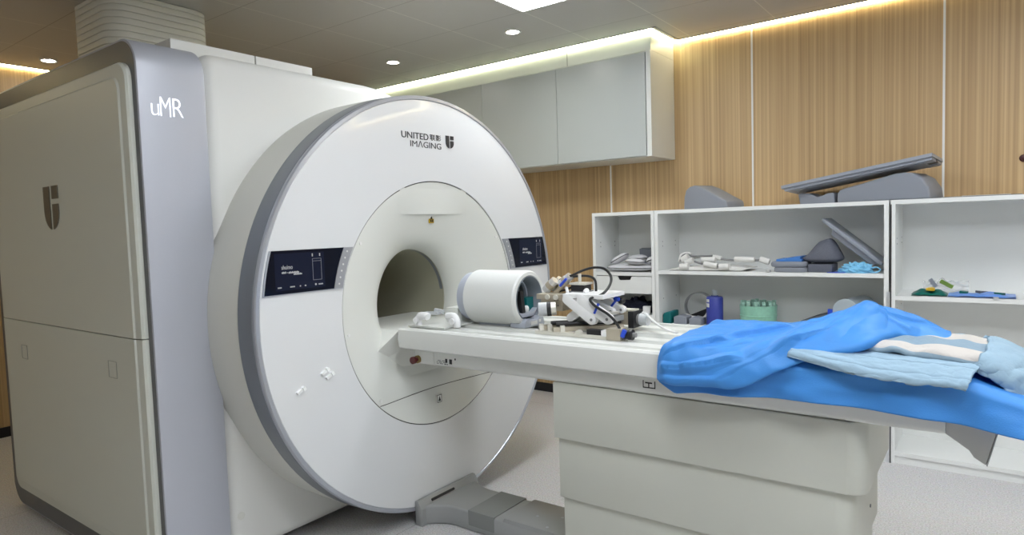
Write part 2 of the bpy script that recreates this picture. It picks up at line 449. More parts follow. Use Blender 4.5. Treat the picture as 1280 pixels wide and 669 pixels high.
# rim of the suspended ceiling along the cove
rim = MB()
for (a, c) in (((CABX+GAP-.006, WY-GAP-.012), (XR-.05, WY-GAP)), ((CABX+GAP-.012, CABY-GAP-.012), (CABX+GAP, WY-GAP)), ((CABX0-GAP, CABY-GAP-.012), (CABX+GAP, CABY-GAP)), ((XL+GAP, YF+.05), (XL+GAP+.012, WY-GAP-.02))):
    rim.box((a[0], a[1], CZ-.003), (c[0], c[1], CZ+.03))
o = struct('trim_1', rim, 'trim_grey')
for i, px in enumerate((764, 941, 1180)):
    X = {764: -0.196, 941: 0.909, 1180: 2.015}[px]
    struct('trim_%d' % (i+2), MB().box((X-.006, WY-.003, 0.08), (X+.006, WY+.02, CT)), 'line_white')
struct('trim_5', MB().box((3.12-.006, WY-.003, .08), (3.12+.006, WY+.02, CT)), 'line_white')
struct('baseboard_back', MB().box((XL, WY-.012, 0), (XR, WY+.01, 0.075), .003), 'skirting')
struct('baseboard_left', MB().box((XL-.01, YF, 0), (XL+.012, WY-.02, 0.075), .003), 'skirting')

# cove lights
def led(name, label, a, c, m, g='LED strips hidden in the ceiling cove'):
    t = thing(name, label, 'strip light', ((a[0]+c[0])/2, (a[1]+c[1])/2, a[2]), g)
    MB().box((a[0], a[1], c[2]), (c[0], c[1], c[2]+.012)).build('channel', 'line_white', t)
    MB().box((a[0], a[1], a[2]), (c[0], c[1], c[2])).build('diffuser', m, t)
LZ = CZ-.002
led('cove_light', 'warm LED strip glowing in the cove above the wood wall', (CABX+.02, WY-.016, LZ), (XR-.2, WY-.002, LZ+.018), 'led')
led('cove_light', 'pale LED strip glowing in the cove above the white cabinet doors', (CABX0, CABY-.017, LZ), (CABX+.014, CABY-.002, LZ+.018), 'led_cab')
led('cove_light', 'short LED strip glowing at the end side of the white cabinet', (CABX+.002, CABY+.0, LZ), (CABX+.016, WY-.02, LZ+.018), 'led_cab')
led('cove_light', 'LED strip glowing over the far wood wall behind the scanner', (XL+.002, YF+.3, LZ), (XL+.016, 1.9, LZ+.018), 'led')

# ceiling light panels and downlights
def light_panel(x, y, label):
    t = thing('ceiling_panel_light', label, 'ceiling light', (x, y, CZ-.012), None)
    fr = MB()
    for a, c in (((-.29, -.29), (.29, -.278)), ((-.29, .278), (.29, .29)), ((-.29, -.278), (-.278, .278)), ((.278, -.278), (.29, .278))):
        fr.box((x+a[0], y+a[1], CZ-.006), (x+c[0], y+c[1], CZ+.001))
    fr.build('frame', 'line_white', t)
    MB().box((x-.279, y-.279, CZ-.004), (x+.279, y+.279, CZ)).build('diffuser', 'panel_light', t)
light_panel(.22, .625, 'square white light panel in the ceiling between the scanner and the cabinet')
for (x, y, l) in ((2.54, .625, 'unseen square light panel added in the ceiling over the foot end of the patient table'), (2.54, -1.695, 'unseen square ceiling light panel added nearest the viewer, over the open floor before the table'), (4.28, -.535, 'unseen square light panel added in the ceiling at the far right of the room')):  # out-of-view panels, added to light the room
    light_panel(x, y, l)
for (x, y, l) in ((1.38, -1.115, 'unseen square ceiling light panel added in front of the scanner, nearest the grey band'), (3.70, -1.695, 'unseen square ceiling light panel added over the floor in the near right part of the room')):  # two more unseen panels, added to brighten the upright surfaces
    light_panel(x, y, l)
def down(x, y, label):
    t = thing('downlight', label, 'ceiling light', (x, y, CZ-.01), 'round downlights in the ceiling')
    MB().lathe([(CZ+.0, .040), (CZ-.004, .040), (CZ-.006, .050), (CZ-.003, .056), (CZ, .056)], (x, y, 0), 'Z', 40).build('trim_ring', 'line_white', t)
    MB().cyl((x, y, CZ-.002), (x, y, CZ), .040, seg=40).build('lens', 'down_light', t)
down(-.36, 1.205, 'round downlight nearest the big square light panel')
down(-1.52, 1.205, 'round downlight in the ceiling above the white cabinet run')
down(-3.26, -.535, 'round downlight behind the ribbed duct at the far left')
down(-.94, -3.435, 'unseen round downlight added to brighten the scanner flank with the dark emblem')  # this and the next two: unseen lamps added to lift the dim side panels
down(-2.10, -3.435, 'unseen round downlight added near the far left corner to brighten the scanner flank')
down(.22, -3.435, 'unseen round downlight added over the near left floor to brighten the scanner flank')

# ================================================================== SCANNER
mri = thing('mri_scanner', 'large white MRI scanner with round bore, grey side band and two dark displays', 'scanner', (-1.0, 0, 0))
ZC, R0 = 1.07, 1.03
XF = -0.34
bodyp = rrect(-2.05, .065, XF, 2.2, .09)
sect = [(-.985, .045), (.95, .045), (1.0, .3), (1.0, ZC)] + [(1.0*math.cos(math.radians(a)), ZC+1.02*math.sin(math.radians(a))) for a in range(6, 76, 6)] + [(.10, 2.17), (-.02, 2.195), (-.10, 2.2), (-.985, 2.2)]
b = MB().prism(sect, 'X', -2.05, XF, 0.055, 5)
from mathutils.geometry import tessellate_polygon
for x, rh in ((XF, .93), (-2.05, .50)):
    f = max((f for f in b.bm.faces if abs(f.calc_center_median().x-x) < 1e-3 and abs(f.normal.x) > .9), key=lambda f: f.calc_area())
    loop = [v.co.copy() for v in f.verts]; bmesh.ops.delete(b.bm, geom=[f], context='FACES_ONLY')
    hole = [Vector((x, rh*math.cos(2*PI*i/96), ZC+rh*math.sin(2*PI*i/96))) for i in range(96)]
    pts = loop+hole
    bv, nf = b._add(pts, [tuple(t) for t in tessellate_polygon([loop, hole])])
bmesh.ops.remove_doubles(b.bm, verts=b.bm.verts, dist=1e-5)
bmesh.ops.recalc_face_normals(b.bm, faces=b.bm.faces)
b.build('body_shell', 'shell_white', mri, angle=25)
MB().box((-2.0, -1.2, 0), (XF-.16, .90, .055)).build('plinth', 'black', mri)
# silver band that wraps round the side
band = MB().prism(rrect(-2.085, .02, XF+.006, 2.212, .12, 14), 'Y', -1.25, -.985, 0.006, 2)
bo = band.build('side_band', 'silver', mri, angle=25)
MB().prism(rrect(-2.075, .03, XF-.004, 2.202, .11, 14), 'Y', -1.2515, -1.245).build('band_flank', 'flank_grey', bo)
for z0, z1, nm in ((.130, 1.048, 'lower_side_panel'), (1.052, 2.118, 'upper_side_panel')):
    top = nm.startswith('upper')
    # bulged panel: outer edge, bevel, flat
    def outline(ins):
        x0, x1 = -1.965+ins, -.372-ins*.9
        r = max(.07-ins*.3, .02); pts = []
        if top:
            za, zb = z0, z1-ins
            pts = [(x0, za), (x1, za)]
            for i in range(9):
                t = PI/2*i/8; pts.append((x1-r+r*math.cos(t), zb-r+r*math.sin(t)))
            for i in range(9):
                t = PI/2+PI/2*i/8; pts.append((x0+r+r*math.cos(t), zb-r+r*math.sin(t)))
        else:
            za, zb = z0+ins, z1
            pts = [(x1, zb), (x0, zb)]
            for i in range(9):
                t = PI+PI/2*i/8; pts.append((x0+r+r*math.cos(t), za+r+r*math.sin(t)))
            for i in range(9):
                t = 1.5*PI+PI/2*i/8; pts.append((x1-r+r*math.cos(t), za+r+r*math.sin(t)))
        return pts
    rings = [(0, -1.249), (0, -1.266), (.008, -1.274), (.052, -1.2775), (.060, -1.2835)]
    vs = []; n = None
    for ins, y in rings:
        pl = outline(ins); n = len(pl); vs += [(p[0], y, p[1]) for p in pl]
    fs = [(k*n+i, k*n+(i+1) % n, (k+1)*n+(i+1) % n, (k+1)*n+i) for k in range(len(rings)-1) for i in range(n)]
    fs.append(tuple(range((len(rings)-1)*n, len(rings)*n)))
    m = MB(); bv, f = m._add(vs, fs); bmesh.ops.recalc_face_normals(m.bm, faces=f)
    m.build(nm, 'panel_white', mri, angle=20)
# small pull covers in the lower side panel
for (px, py) in ((31, 440), (141, 462)):
    c = at(px, py, 'Y', -1.284)
    fr = MB()
    w, h = .055, .05
    for a, d in (((-w, -h), (w, -h+.003)), ((-w, h-.003), (w, h)), ((-w, -h), (-w+.003, h)), ((w-.003, -h), (w, h))):
        fr.box((c.x+a[0]*.7, -1.2852, c.z+a[1]*.7), (c.x+d[0]*.7, -1.283, c.z+d[1]*.7))
    fr.build('pull_cover', 'seam_soft', mri)
def emblem(org, xd, W, h, nrm, material, name):
    # shield of a tall left bar and a divided right bar
    org, xd, nrm = Vector(org), Vector(xd), Vector(nrm)
    up = Vector((0, 0, 1))
    def arc(pts): return pts
    left = [(0, 1), (0.42, 1), (0.42, 0.0), (0.30, .035), (0.18, .10), (0.08, .20), (0.02, .32), (0, .42)]
    rt = [(0.58, 1), (1, 1), (1, .70), (0.58, .70)]
    rb = [(0.58, .58), (1, .58), (1, .36), (.96, .25), (.88, .14), (.75, .055), (.66, .02), (0.58, 0)]
    m = MB()
    for pl in (left, rt, rb):
        n = len(pl)
        v0 = [org+xd*(x*W)+up*(y*h) for x, y in pl]; v1 = [v+nrm*.004 for v in v0]
        bv, f = m._add(v0+v1, [tuple(range(n)), tuple(range(2*n-1, n-1, -1))]+[(i, i+n, (i+1) % n+n, (i+1) % n) for i in range(n)])
        bmesh.ops.recalc_face_normals(m.bm, faces=f)
    m.build(name, material, mri, smooth=False)
e0 = at(54, 233, 'Y', -1.284); e1 = at(65, 287, 'Y', -1.284)
emblem((e0.x, -1.2835, e1.z), (1, 0, 0), at(74, 260, 'Y', -1.284).x-e0.x, e0.z-e1.z-.005, (0, -1, 0), 'emblem_brown', 'side_emblem')
# lit letters on the band
l0 = at(189.5, 143, 'X', XF+.006); l1 = at(229.5, 147, 'X', XF+.006)
def bandtxt(t, pa, pb, h):
    a = at(pa[0], pa[1], 'X', XF+.006); c = at(pb[0], pb[1], 'X', XF+.006)
    lettering('lit_lettering', t, (XF+.006, a.y, a.z), (0, 1, 0), (0, 0, 1), c.y-a.y, h, 'letter_lit', mri, .002, bold=-.018)
bandtxt('u', (189.3, 143.5), (199.0, 143.6), .044)
bandtxt('M', (200.8, 145), (213.8, 146), .074)
bandtxt('R', (216.6, 146.5), (229.5, 147.6), .072)
# covers on top of the body
for (a, c) in ((at(213, 55, 'X', -.45), at(318, 72, 'X', -.45)), (at(320, 72, 'X', -.45), at(390, 86, 'X', -.45))):
    MB().box((-1.35, a.y, 2.195), (-.45, c.y, 2.255), .012, 2).build('top_cover', 'shell_white', mri)
MB().box((-.8, -.28, 2.195), (-.45, .02, 2.212), .004).build('top_plate', 'shell_white', mri)
# round cover
MB().lathe([(XF-.02, 1.035), (-.135, 1.035), (-.115, 1.030), (-.115, .9)], (0, 0, ZC), 'X', 160).build('cover_skirt', 'skirt_white', mri)
MB().lathe([(-.113, .95), (-.113, 1.032), (-.108, 1.034), (-.02, 1.031), (-.016, 1.028), (-.016, .95)], (0, 0, ZC), 'X', 160).build('cover_trim', 'trim_grey', mri)
MB().lathe([(-.016, .95), (-.016, 1.030), (-.004, 1.030), (0.002, 1.026), (0.003, 1.012), (-.002, 1.010), (-.004, .95)], (0, 0, ZC), 'X', 160).build('cover_edge', 'trim_silver', mri)
prof = [(-.03, 1.011), (-.004, 1.011), (.0, 1.006)] + [(.0+.004*math.sin(PI*i/12), 1.004-(.390)*i/12) for i in range(13)] + [(-.004, .6125), (-.03, .6125)]
MB().lathe(prof, (0, 0, ZC), 'X', 160).build('front_cover', 'gloss_white', mri)
MB().lathe([(-.006, .605), (-.006, .615)], (0, 0, ZC), 'X', 160).build('cover_gap', 'seam', mri)
# flared mouth
RB, XB = .272, -.215
def FX(r):
    t = min(max((.608-r)/(.608-RB), 0), 1)
    return -.004 - .10*t**1.5 - .111*(1-math.sqrt(max(0, 1-t**6)))
rs = [.608-(.608-RB)*(1-(1-i/60)**2) for i in range(61)]
MB().lathe([(-.03, .609), (-.008, .609)]+[(FX(r), r) for r in rs], (0, 0, ZC), 'X', 160).build('bore_flare', 'flare_white', mri)
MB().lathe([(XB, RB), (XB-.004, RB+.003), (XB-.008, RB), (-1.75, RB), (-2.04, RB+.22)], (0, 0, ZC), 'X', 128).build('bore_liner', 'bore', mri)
MB().lathe([(XB-.006, RB-.0015), (XB-.028, RB-.0015)], (0, 0, ZC), 'X', 64, math.radians(8), math.radians(84)).build('bore_light_slot', 'trim_grey', mri)
# visor ledge over the bore
z0, zt, wv = at(538, 268, 'X', -.03).z, ZC+.575, .24
def visor(u, v):
    y = (2*u-1)*wv; z = z0+(zt-z0)*v
    r = math.hypot(y, z-ZC)
    F = FX(r)
    return Vector((F+.0015 + (.024*(1-(y/wv)**2)**2.0)*(1-v)**1.2, y, z))
vm = MB().grid(visor, 48, 20, uv=False)
def visor_under(u, v):
    y = (2*u-1)*wv; r = math.hypot(y, z0-ZC)
    F = FX(r)-.004; x1 = visor(u, 0).x
    return Vector((F+(x1-F)*v, y, z0))
vm.grid(visor_under, 48, 6, uv=False)
vm.build('visor', 'flare_white', mri, angle=40)
# warning tag under the visor
c = at(539, 276, 'X', -.10)
xw = FX(c.z-ZC)+.004
c = at(539, 275.5, 'X', xw)
wl = MB().box((xw-.004, c.y-.016, c.z-.014), (xw+.003, c.y+.016, c.z+.008))
o = wl.build('warning_label', 'yellow', mri)
MB().prism([(c.y-.007, c.z+.006), (c.y+.007, c.z+.006), (c.y, c.z+.027)], 'X', xw-.004, xw+.0035).build('warning_symbol', 'black', mri)
MB().box((xw+.003, c.y-.011, c.z-.010), (xw+.0035, c.y-.001, c.z+.005)).box((xw+.003, c.y+.002, c.z-.010), (xw+.0035, c.y+.012, c.z+.005)).build('warning_text', 'black', o)
# lower seam of the mouth + rating label
s0, s1 = at(472, 507, 'X', 0), at(612, 466, 'X', 0)
def flare_pt(y, z, d=0.0):
    r = math.hypot(y, z-ZC); return Vector((FX(r)+d, y, z))
pts = []
for i in range(41):
    y = -.4185+.837*i/40; z = ZC-.437
    pts.append(flare_pt(y, z, .0006))
MB().tube(pts, .0016, 6, 1).build('lower_seam', 'seam', mri)
c = at(548.5, 498, 'X', -.02); d = flare_pt(c.y, c.z, .006)
lb = MB().box((d.x-.01, c.y-.016, c.z-.020), (d.x+.003, c.y+.016, c.z+.020)).build('rating_label', 'label_white', mri)
MB().box((d.x+.002, c.y-.016, c.z+.017), (d.x+.0036, c.y+.016, c.z+.020)).box((d.x+.002, c.y-.016, c.z-.020), (d.x+.0036, c.y+.016, c.z-.017)).box((d.x+.002, c.y-.016, c.z-.020), (d.x+.0036, c.y-.0135, c.z+.020)).box((d.x+.002, c.y+.0135, c.z-.020), (d.x+.0036, c.y+.016, c.z+.020)).prism([(c.y-.009, c.z-.013), (c.y+.009, c.z-.013), (c.y, c.z+.014)], 'X', d.x+.002, d.x+.0036).build('label_print', 'black', lb)
# cover screws round the mouth
for a in (33, 147, 188, 225, -8):
    y, z = .585*math.cos(math.radians(a)), ZC+.585*math.sin(math.radians(a))
    MB().cyl((FX(.585)-.004, y, z), (FX(.585)+.003, y, z), .007, seg=12).build('screw', 'line_white', mri)
# dock: shoulder block that carries the table through the mouth
dk = MB()
vs = [(-.45, -.285, .968), (.0, -.285, .968), (.0, .285, .968), (-.45, .285, .968), (-.45, -.52, .72), (-.085, -.47, .80), (-.085, .47, .80), (-.45, .52, .72), (-.06, -.30, .72), (-.06, .30, .72)]
bv, f = dk._add(vs, [(0, 1, 2, 3), (0, 4, 5, 1), (3, 2, 6, 7), (1, 5, 8, 9, 6, 2), (4, 8, 5), (7, 6, 9), (4, 7, 9, 8), (0, 3, 7, 4)])
bmesh.ops.recalc_face_normals(dk.bm, faces=f)
dk.build('table_dock', 'flare_white', mri, angle=20)
# screw cap on the body front
c = at(301.5, 645, 'X', XF)
MB().lathe([(XF, .017), (XF+.0015, .017), (XF+.0015, .014), (XF+.0008, .014), (XF+.0008, 0)], (0, c.y, c.z), 'X', 24).build('screw_cap', 'skirt_white', mri)
# lettering on the round cover
XN = .0042
def cover_text(t, p0, p1, h, bold=.0, name='cover_lettering'):
    a, c = at(p0[0], p0[1], 'X', XN), at(p1[0], p1[1], 'X', XN)
    lettering(name, t, (XN-.001, a.y, a.z), (0, 1, 0), (0, 0, 1), c.y-a.y, h, 'letter_dark', mri, .002, bold=bold)
a = at(501.5, 171.0, 'X', XN)
h1 = at(501, 163, 'X', XN).z - at(501.5, 171.2, 'X', XN).z
cover_text('UNITED', (501.8, 171.4), (535.6, 174.2), h1, .008)
cover_text('\u8054\u5f71', (537.4, 175.4), (551.2, 175.6), h1*.98, .004)
cover_text('IM\u039bGING', (513.0, 182.8), (551.5, 185.8), h1, 0)
ea, eb = at(556.8, 169.5, 'X', XN), at(567, 186.2, 'X', XN)
emblem((XN-.001, ea.y, eb.z), (0, 1, 0), eb.y-ea.y, ea.z-eb.z, (1, 0, 0), 'letter_dark', 'cover_emblem')
# displays
def display(side):
    zl, zh = 1.203, 1.376
    def arcpts(r, za, zb, n=8):
        return [(side*math.sqrt(r*r-(za+(zb-za)*i/n-ZC)**2), za+(zb-za)*i/n) for i in range(n+1)]
    ri, ro, rb = .668, .995, .622
    d = MB().prism(arcpts(ri, zl, zh)+arcpts(ro, zh, zl), 'X', -.004, .0065).build('display', 'black_gloss', mri)
    bz = MB()
    bz.prism(arcpts(ro, zl, zh)+arcpts(ro+.006, zh, zl), 'X', -.004, .0068)
    bz.prism(arcpts(rb, zl-.004, zl, 1)+arcpts(ro+.006, zl, zl-.004, 1), 'X', -.004, .0068)
    bz.build('bezel', 'trim_silver', d)
    st = MB().prism(arcpts(rb, zl, zh)+arcpts(ri-.0015, zh, zl), 'X', -.004, .007).build('button_strip', 'button_grey', d)
    for i in range(6):
        z = zl+.018+.0275*i; r = (rb+ri)/2; y = side*math.sqrt(r*r-(z-ZC)**2)
        MB().cyl((.006, y, z), (.008, y, z), .0042, seg=12).build('button', 'label_white', d)
    y0, y1 = sorted((side*.695, side*.935))
    if side < 0: y0, y1 = -.935, -.70
    else: y0, y1 = .70, .935
    MB().box((.006, y0, zl+.014), (.0072, y1, zh-.012)).build('screen', 'screen', d)
    xx = .0072
    def T(t, fy, fz, w, h, m): 
        return lettering('screen_lettering', t, (xx, y0+(y1-y0)*fy, zl+(zh-zl)*fz), (0, 1, 0), (0, 0, 1), w, h, m, d, .0006)
    T('shuimo', .13, .565, .050, .017, 'screen_text')
    g = MB(); dm = MB()
    for fy, fz, w, h in ((.13, .47, .020, .008), (.23, .475, .003, .006), (.26, .465, .050, .008), (.36, .425, .040, .007)):
        k = int(w/.006)+1
        for i in range(k):
            g.box((xx, y0+(y1-y0)*fy+i*w/k, zl+(zh-zl)*fz), (xx+.0006, y0+(y1-y0)*fy+i*w/k+w/k*.75, zl+(zh-zl)*fz+h*(.75+.25*(i % 2))))
    for fy, w in ((.04, .018), (.28, .022), (.47, .006), (.57, .008), (.86, .022)):
        k = int(w/.005)+1
        for i in range(k): g.box((xx, y0+(y1-y0)*fy+i*w/k, zl+.024), (xx+.0006, y0+(y1-y0)*fy+i*w/k+w/k*.7, zl+.029))
    g.cyl((xx, y0+(y1-y0)*.80, zl+.027), (xx+.0006, y0+(y1-y0)*.80, zl+.027), .0042, seg=16)
    g.box((xx, y0+(y1-y0)*.745, zh-.030), (xx+.0006, y0+(y1-y0)*.765, zh-.018)).box((xx, y0+(y1-y0)*.90, zh-.030), (xx+.0006, y0+(y1-y0)*.92, zh-.018))
    g.build('screen_lettering', 'screen_text', d, smooth=False)
    for fy in (.75, .93): dm.box((xx, y0+(y1-y0)*fy, zl+.045), (xx+.0006, y0+(y1-y0)*fy+.0015, zh-.04))
    for fz in (zl+.045, zh-.05, zh-.04): dm.box((xx, y0+(y1-y0)*.75, fz), (xx+.0006, y0+(y1-y0)*.935, fz+.0015))
    dm.build('screen_diagram', 'screen_dim', d, smooth=False)
display(-1); display(1)
# clear clips stuck on the cover
for (px, py) in ((375, 489), (405, 465), (411, 470)):
    c = at(px, py, 'X', .006)
    MB().obox((.008, c.y, c.z), (.014, .034, .012), (.5, 0, 0), .003).obox((.012, c.y+.013, c.z+.009), (.020, .012, .016), (.5, 0, 0), .003).build('clear_clip', 'clip_white', mri)

# ribbed duct above the scanner
du = thing('ceiling_duct', 'ribbed off-white cable duct rising from the scanner top to the ceiling', 'duct', (-1.72, -.57, 2.2))
dx0, dx1, dy0, dy1 = -1.985, -1.47, -.855, -.29
core = MB().prism(rrect(dx0+.008, dy0+.008, dx1-.008, dy1-.008, .10), 'Z', 2.203, CZ-.001); core.build('duct_core', 'duct', du, angle=25)
z = 2.203; k = 0
while z < CZ-.01:
    h = min(.035, CZ-z)
    o = MB().prism(rrect(dx0, dy0, dx1, dy1, .11), 'Z', z+.0012, z+h-.0012, .0035, 2).build('rib', 'duct', du, angle=40)
    z += .035

# ================================================================== PATIENT TABLE
tb = thing('patient_table', 'long white patient table on a stepped pedestal, docked to the scanner', 'table', (1.4, 0, 0))
YN, YFAR, ZT = -.31, .34, .985
top = [(YN, ZT-.008), (YN+.008, ZT), (YN+.03, ZT)]
yy = YN+.03
for a, c in ((-.235, -.165), (-.10, -.045), (.06, .115), (.18, .25)):
    top += [(yy+.003, ZT-.020), (a-.003, ZT-.020), (a, ZT-.001), (c, ZT-.001)]; yy = c
top += [(yy+.003, ZT-.020), (YFAR-.033, ZT-.020), (YFAR-.03, ZT), (YFAR-.008, ZT), (YFAR, ZT-.008), (YFAR+.004, .935), (YFAR-.002, .895), (YFAR-.02, .884), (YN+.02, .884), (YN+.002, .893), (YN-.004, .935)]
MB().prism(top, 'X', .02, 2.17).build('tabletop', 'table_white', tb, angle=35)
MB().prism(rrect(-.272, .815, .30, .90, .02, 5), 'X', .085, .205, .006).build('control_end', 'table_white', tb)
MB().prism(rrect(-.272, .818, .30, .90, .018, 5), 'X', .207, 2.16, .003).build('under_beam', 'table_white', tb)
c = at(523, 449, 'Y', -.272)
MB().cyl((c.x, -.271, c.z), (c.x, -.282, c.z), .018, seg=24, b=.003).build('stop_collar', 'amber', tb)
MB().cyl((c.x, -.282, c.z), (c.x, -.298, c.z), .010, seg=24).cyl((c.x, -.298, c.z), (c.x, -.312, c.z), .017, seg=24, b=.004).build('stop_button', 'red', tb)
# tiny rating print on the beam
pr = MB(); pc = MB()
c0 = at(546, 448, 'Y', -.272)
for r in range(3):
    for i in range(9):
        if (i*7+r*5) % 4: pr.box((c0.x+i*.0065, -.2735, c0.z-.007*r-.01), (c0.x+i*.0065+.0045, -.2718, c0.z-.007*r-.0065))
c1 = at(558, 452, 'Y', -.272)
pc.box((c1.x-.006, -.2735, c1.z-.006), (c1.x+.006, -.2718, c1.z+.012)).box((c1.x-.008, -.2735, c1.z-.016), (c1.x-.004, -.2718, c1.z-.011)).box((c1.x+.003, -.2735, c1.z-.016), (c1.x+.007, -.2718, c1.z-.011))
c1 = at(563.5, 452.5, 'Y', -.272)
for i in range(4): pc.box((c1.x-.008+.0042*i, -.2735, c1.z-.011), (c1.x-.0052+.0042*i, -.2718, c1.z+.011))
c1 = at(569, 450, 'Y', -.272)
pc.box((c1.x-.003, -.2735, c1.z-.002), (c1.x+.003, -.2718, c1.z+.006))
pr.build('print', 'strap_grey', tb, smooth=False); pc.build('print', 'black', tb, smooth=False)
# plate with the shield-shaped maker's plate near the sheet
c1 = at(811.5, 481, 'Y', -.272)
lp = MB().box((c1.x-.022, -.2735, c1.z-.011), (c1.x+.022, -.2718, c1.z+.012)).build('type_label', 'label_white', tb)
m = MB()
for a, d in (((-.024, -.013), (-.021, .014)), ((.021, -.013), (.024, .014)), ((-.024, -.013), (.024, -.009)), ((-.015, .004), (.012, .009)), ((-.003, -.009), (.001, .009))):
    m.box((c1.x+a[0], -.2742, c1.z+a[1]), (c1.x+d[0], -.2725, c1.z+d[1]))
m.build('label_print', 'black', lp, smooth=False)
# telescopic pedestal covers
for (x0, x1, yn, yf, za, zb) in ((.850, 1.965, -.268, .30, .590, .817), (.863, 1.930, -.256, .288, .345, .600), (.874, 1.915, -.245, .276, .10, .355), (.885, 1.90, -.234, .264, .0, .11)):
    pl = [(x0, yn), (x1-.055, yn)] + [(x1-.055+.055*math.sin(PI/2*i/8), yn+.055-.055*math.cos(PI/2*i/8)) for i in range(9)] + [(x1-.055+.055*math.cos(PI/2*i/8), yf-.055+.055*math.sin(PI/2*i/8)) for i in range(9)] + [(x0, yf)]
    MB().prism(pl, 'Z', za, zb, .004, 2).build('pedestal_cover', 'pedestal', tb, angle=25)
for (y, z, x) in ((.05, .74, 1.965), (.06, .52, 1.930), (.06, .44, 1.930)):
    MB().cyl((x-.004, y, z), (x+.003, y, z), .006, seg=12).build('screw', 'trim_grey', tb)
# grey end bracket under the foot end
eb = MB().prism([(2.13, .885), (2.13, .822), (2.158, .818), (2.215, .778), (2.226, .760), (2.254, .742), (2.283, .862), (2.278, .884)], 'Y', -.25, .25, .004).build('end_bracket', 'bracket_grey', tb, angle=25)
MB().prism([(2.254, .742), (2.283, .862), (2.286, .862), (2.257, .740)], 'Y', -.25, .25, .001).build('worn_end_face', 'base_grey', eb)
# docking base on the floor
def P(px, py, z): 
    v = at(px, py, 'Z', z); return (v.x, v.y)
ZB = .098
poly = [(.045, -.21), (.085, -.175), (.13, -.148), (.18, -.138), (.90, -.138), (.90, .118), (.30, .118), (.20, .120), (.12, .135), (.07, .165), (.045, .195)]
db = MB().prism(poly, 'Z', 0.0, ZB, .012, 3).build('docking_base', 'base_grey', tb, angle=30)
MB().prism([(.006, .0), (.05, .0), (.05, .085), (.026, .122), (.006, .122)], 'Y', -.235, .20, .004).build('docking_lip', 'base_grey', db, angle=25)
MB().obox((.0395, -.07, .1045), (.010, .165, .012), (0, .58, 0), .002).build('slot', 'black', db)
MB().box((.265, -.1405, .03), (.42, .12, ZB+.004), .004, 2).build('tread_pad', 'tread', db)
MB().prism([(.455, ZB-.02), (.475, ZB+.014), (.9, ZB+.014), (.9, ZB-.02)], 'Y', -.136, .116, .006).build('cover_plate', 'base_grey', db)
for (px, py) in ((672, 646), (684, 660), (703, 648)):
    v = at(px, py, 'Z', ZB+.012); MB().cyl((v.x, v.y, ZB+.010), (v.x, v.y, ZB+.015), .007, seg=12).build('screw', 'trim_silver', db)

# ================================================================== HEAD COIL ON THE TABLE
hc = thing('head_coil', 'white cylindrical head coil lying on the patient table at the bore', 'coil', (.4, 0, ZT))
CZc, RC = 1.112, .128
MB().lathe([(.262, .10), (.262, .118), (.27, .128), (.553, .128), (.562, .122), (.562, .106), (.556, .102), (.45, .098), (.40, .085), (.31, .085), (.262, .10)], (0, 0, CZc), 'X', 96).build('shell', 'coil_white', hc)
MB().lathe([(.212, .06), (.212, .100), (.22, .115), (.30, .115), (.30, .06), (.212, .06)], (0, .0, CZc), 'X', 96).build('rear_ring', 'coil_grey', hc)
MB().lathe([(.562, .102), (.563, .1), (.41, .094), (.40, .088), (.33, .086), (.325, .0)], (0, 0, CZc), 'X', 96).build('liner', 'liner', hc)
MB().lathe([(.47, .094), (.47, .086), (.485, .086), (.485, .094)], (0, 0, CZc), 'X', 64, math.radians(-20), math.radians(160)).build('inner_hoop', 'coil_grey', hc)
# grey shoe under the open end
sh = [(-.075, ZT), (.085, ZT), (.075, ZT+.035), (.05, ZT+.045), (.03, ZT+.030), (-.03, ZT+.030), (-.05, ZT+.042), (-.070, ZT+.030)]
MB().prism(sh, 'X', .50, .585, .004).build('front_shoe', 'coil_grey', hc)
MB().box((.585, -.03, ZT+.008), (.587, .02, ZT+.026)).box((.585, .035, ZT+.016), (.587, .05, ZT+.028)).build('shoe_label', 'white_plastic', hc)
MB().box((.30, -.05, ZT), (.48, .05, ZT+.012), .004).build('cradle', 'coil_grey', hc)
# cushion blocks inside
MB().obox((.495, .052, 1.068), (.06, .062, .085), (0, 0, .1), .010).build('teal_pad', 'teal', hc)
MB().superell((.528, .018, 1.060), (.026, .026, .034), 2.4).build('knob', 'white_plastic', hc)
MB().obox((.50, -.022, 1.085), (.08, .024, .13), (.15, 0, 0), .006).build('headrest_side', 'black', hc)
MB().prism([(-.075, CZc-.06), (-.05, CZc-.085), (.05, CZc-.085), (.08, CZc-.05), (.04, CZc-.066), (-.04, CZc-.066)], 'X', .34, .55, .003).build('headrest', 'coil_grey', hc)

cb = thing('coil_connector', 'white plug dock with two elbow plugs at the bore end of the table', 'connector', (.12, -.1, ZT))
MB().box((.135, -.098, ZT+.009), (.209, .11, 1.062), .008).build('socket_housing', 'flare_white', cb)
MB().box((.03, -.255, ZT+.0006), (.262, -.045, ZT+.008), .004).build('base_plate', 'table_white', cb)
def elbow(x, y):
    o = MB()
    o.tube([(x-.03, y, ZT+.006), (x-.03, y, ZT+.03), (x-.015, y, ZT+.052), (x+.02, y, ZT+.054), (x+.035, y, ZT+.05)], .018, 16, 5)
    o.build('elbow_plug', 'white_plastic', cb)
    MB().cyl((x-.022, y-.02, ZT+.034), (x-.022, y-.028, ZT+.034), .014, seg=20).build('plug_cap', 'white_plastic', cb)
e = at(523, 407, 'Z', ZT+.006); elbow(e.x+.03, e.y)
e2 = at(571, 409, 'Z', ZT+.006)
o = MB(); x, y = e2.x, e2.y
o.tube([(x, y, ZT+.006), (x, y, ZT+.03), (x-.015, y, ZT+.052), (x-.04, y, ZT+.054), (x-.055, y, ZT+.052)], .018, 16, 5)
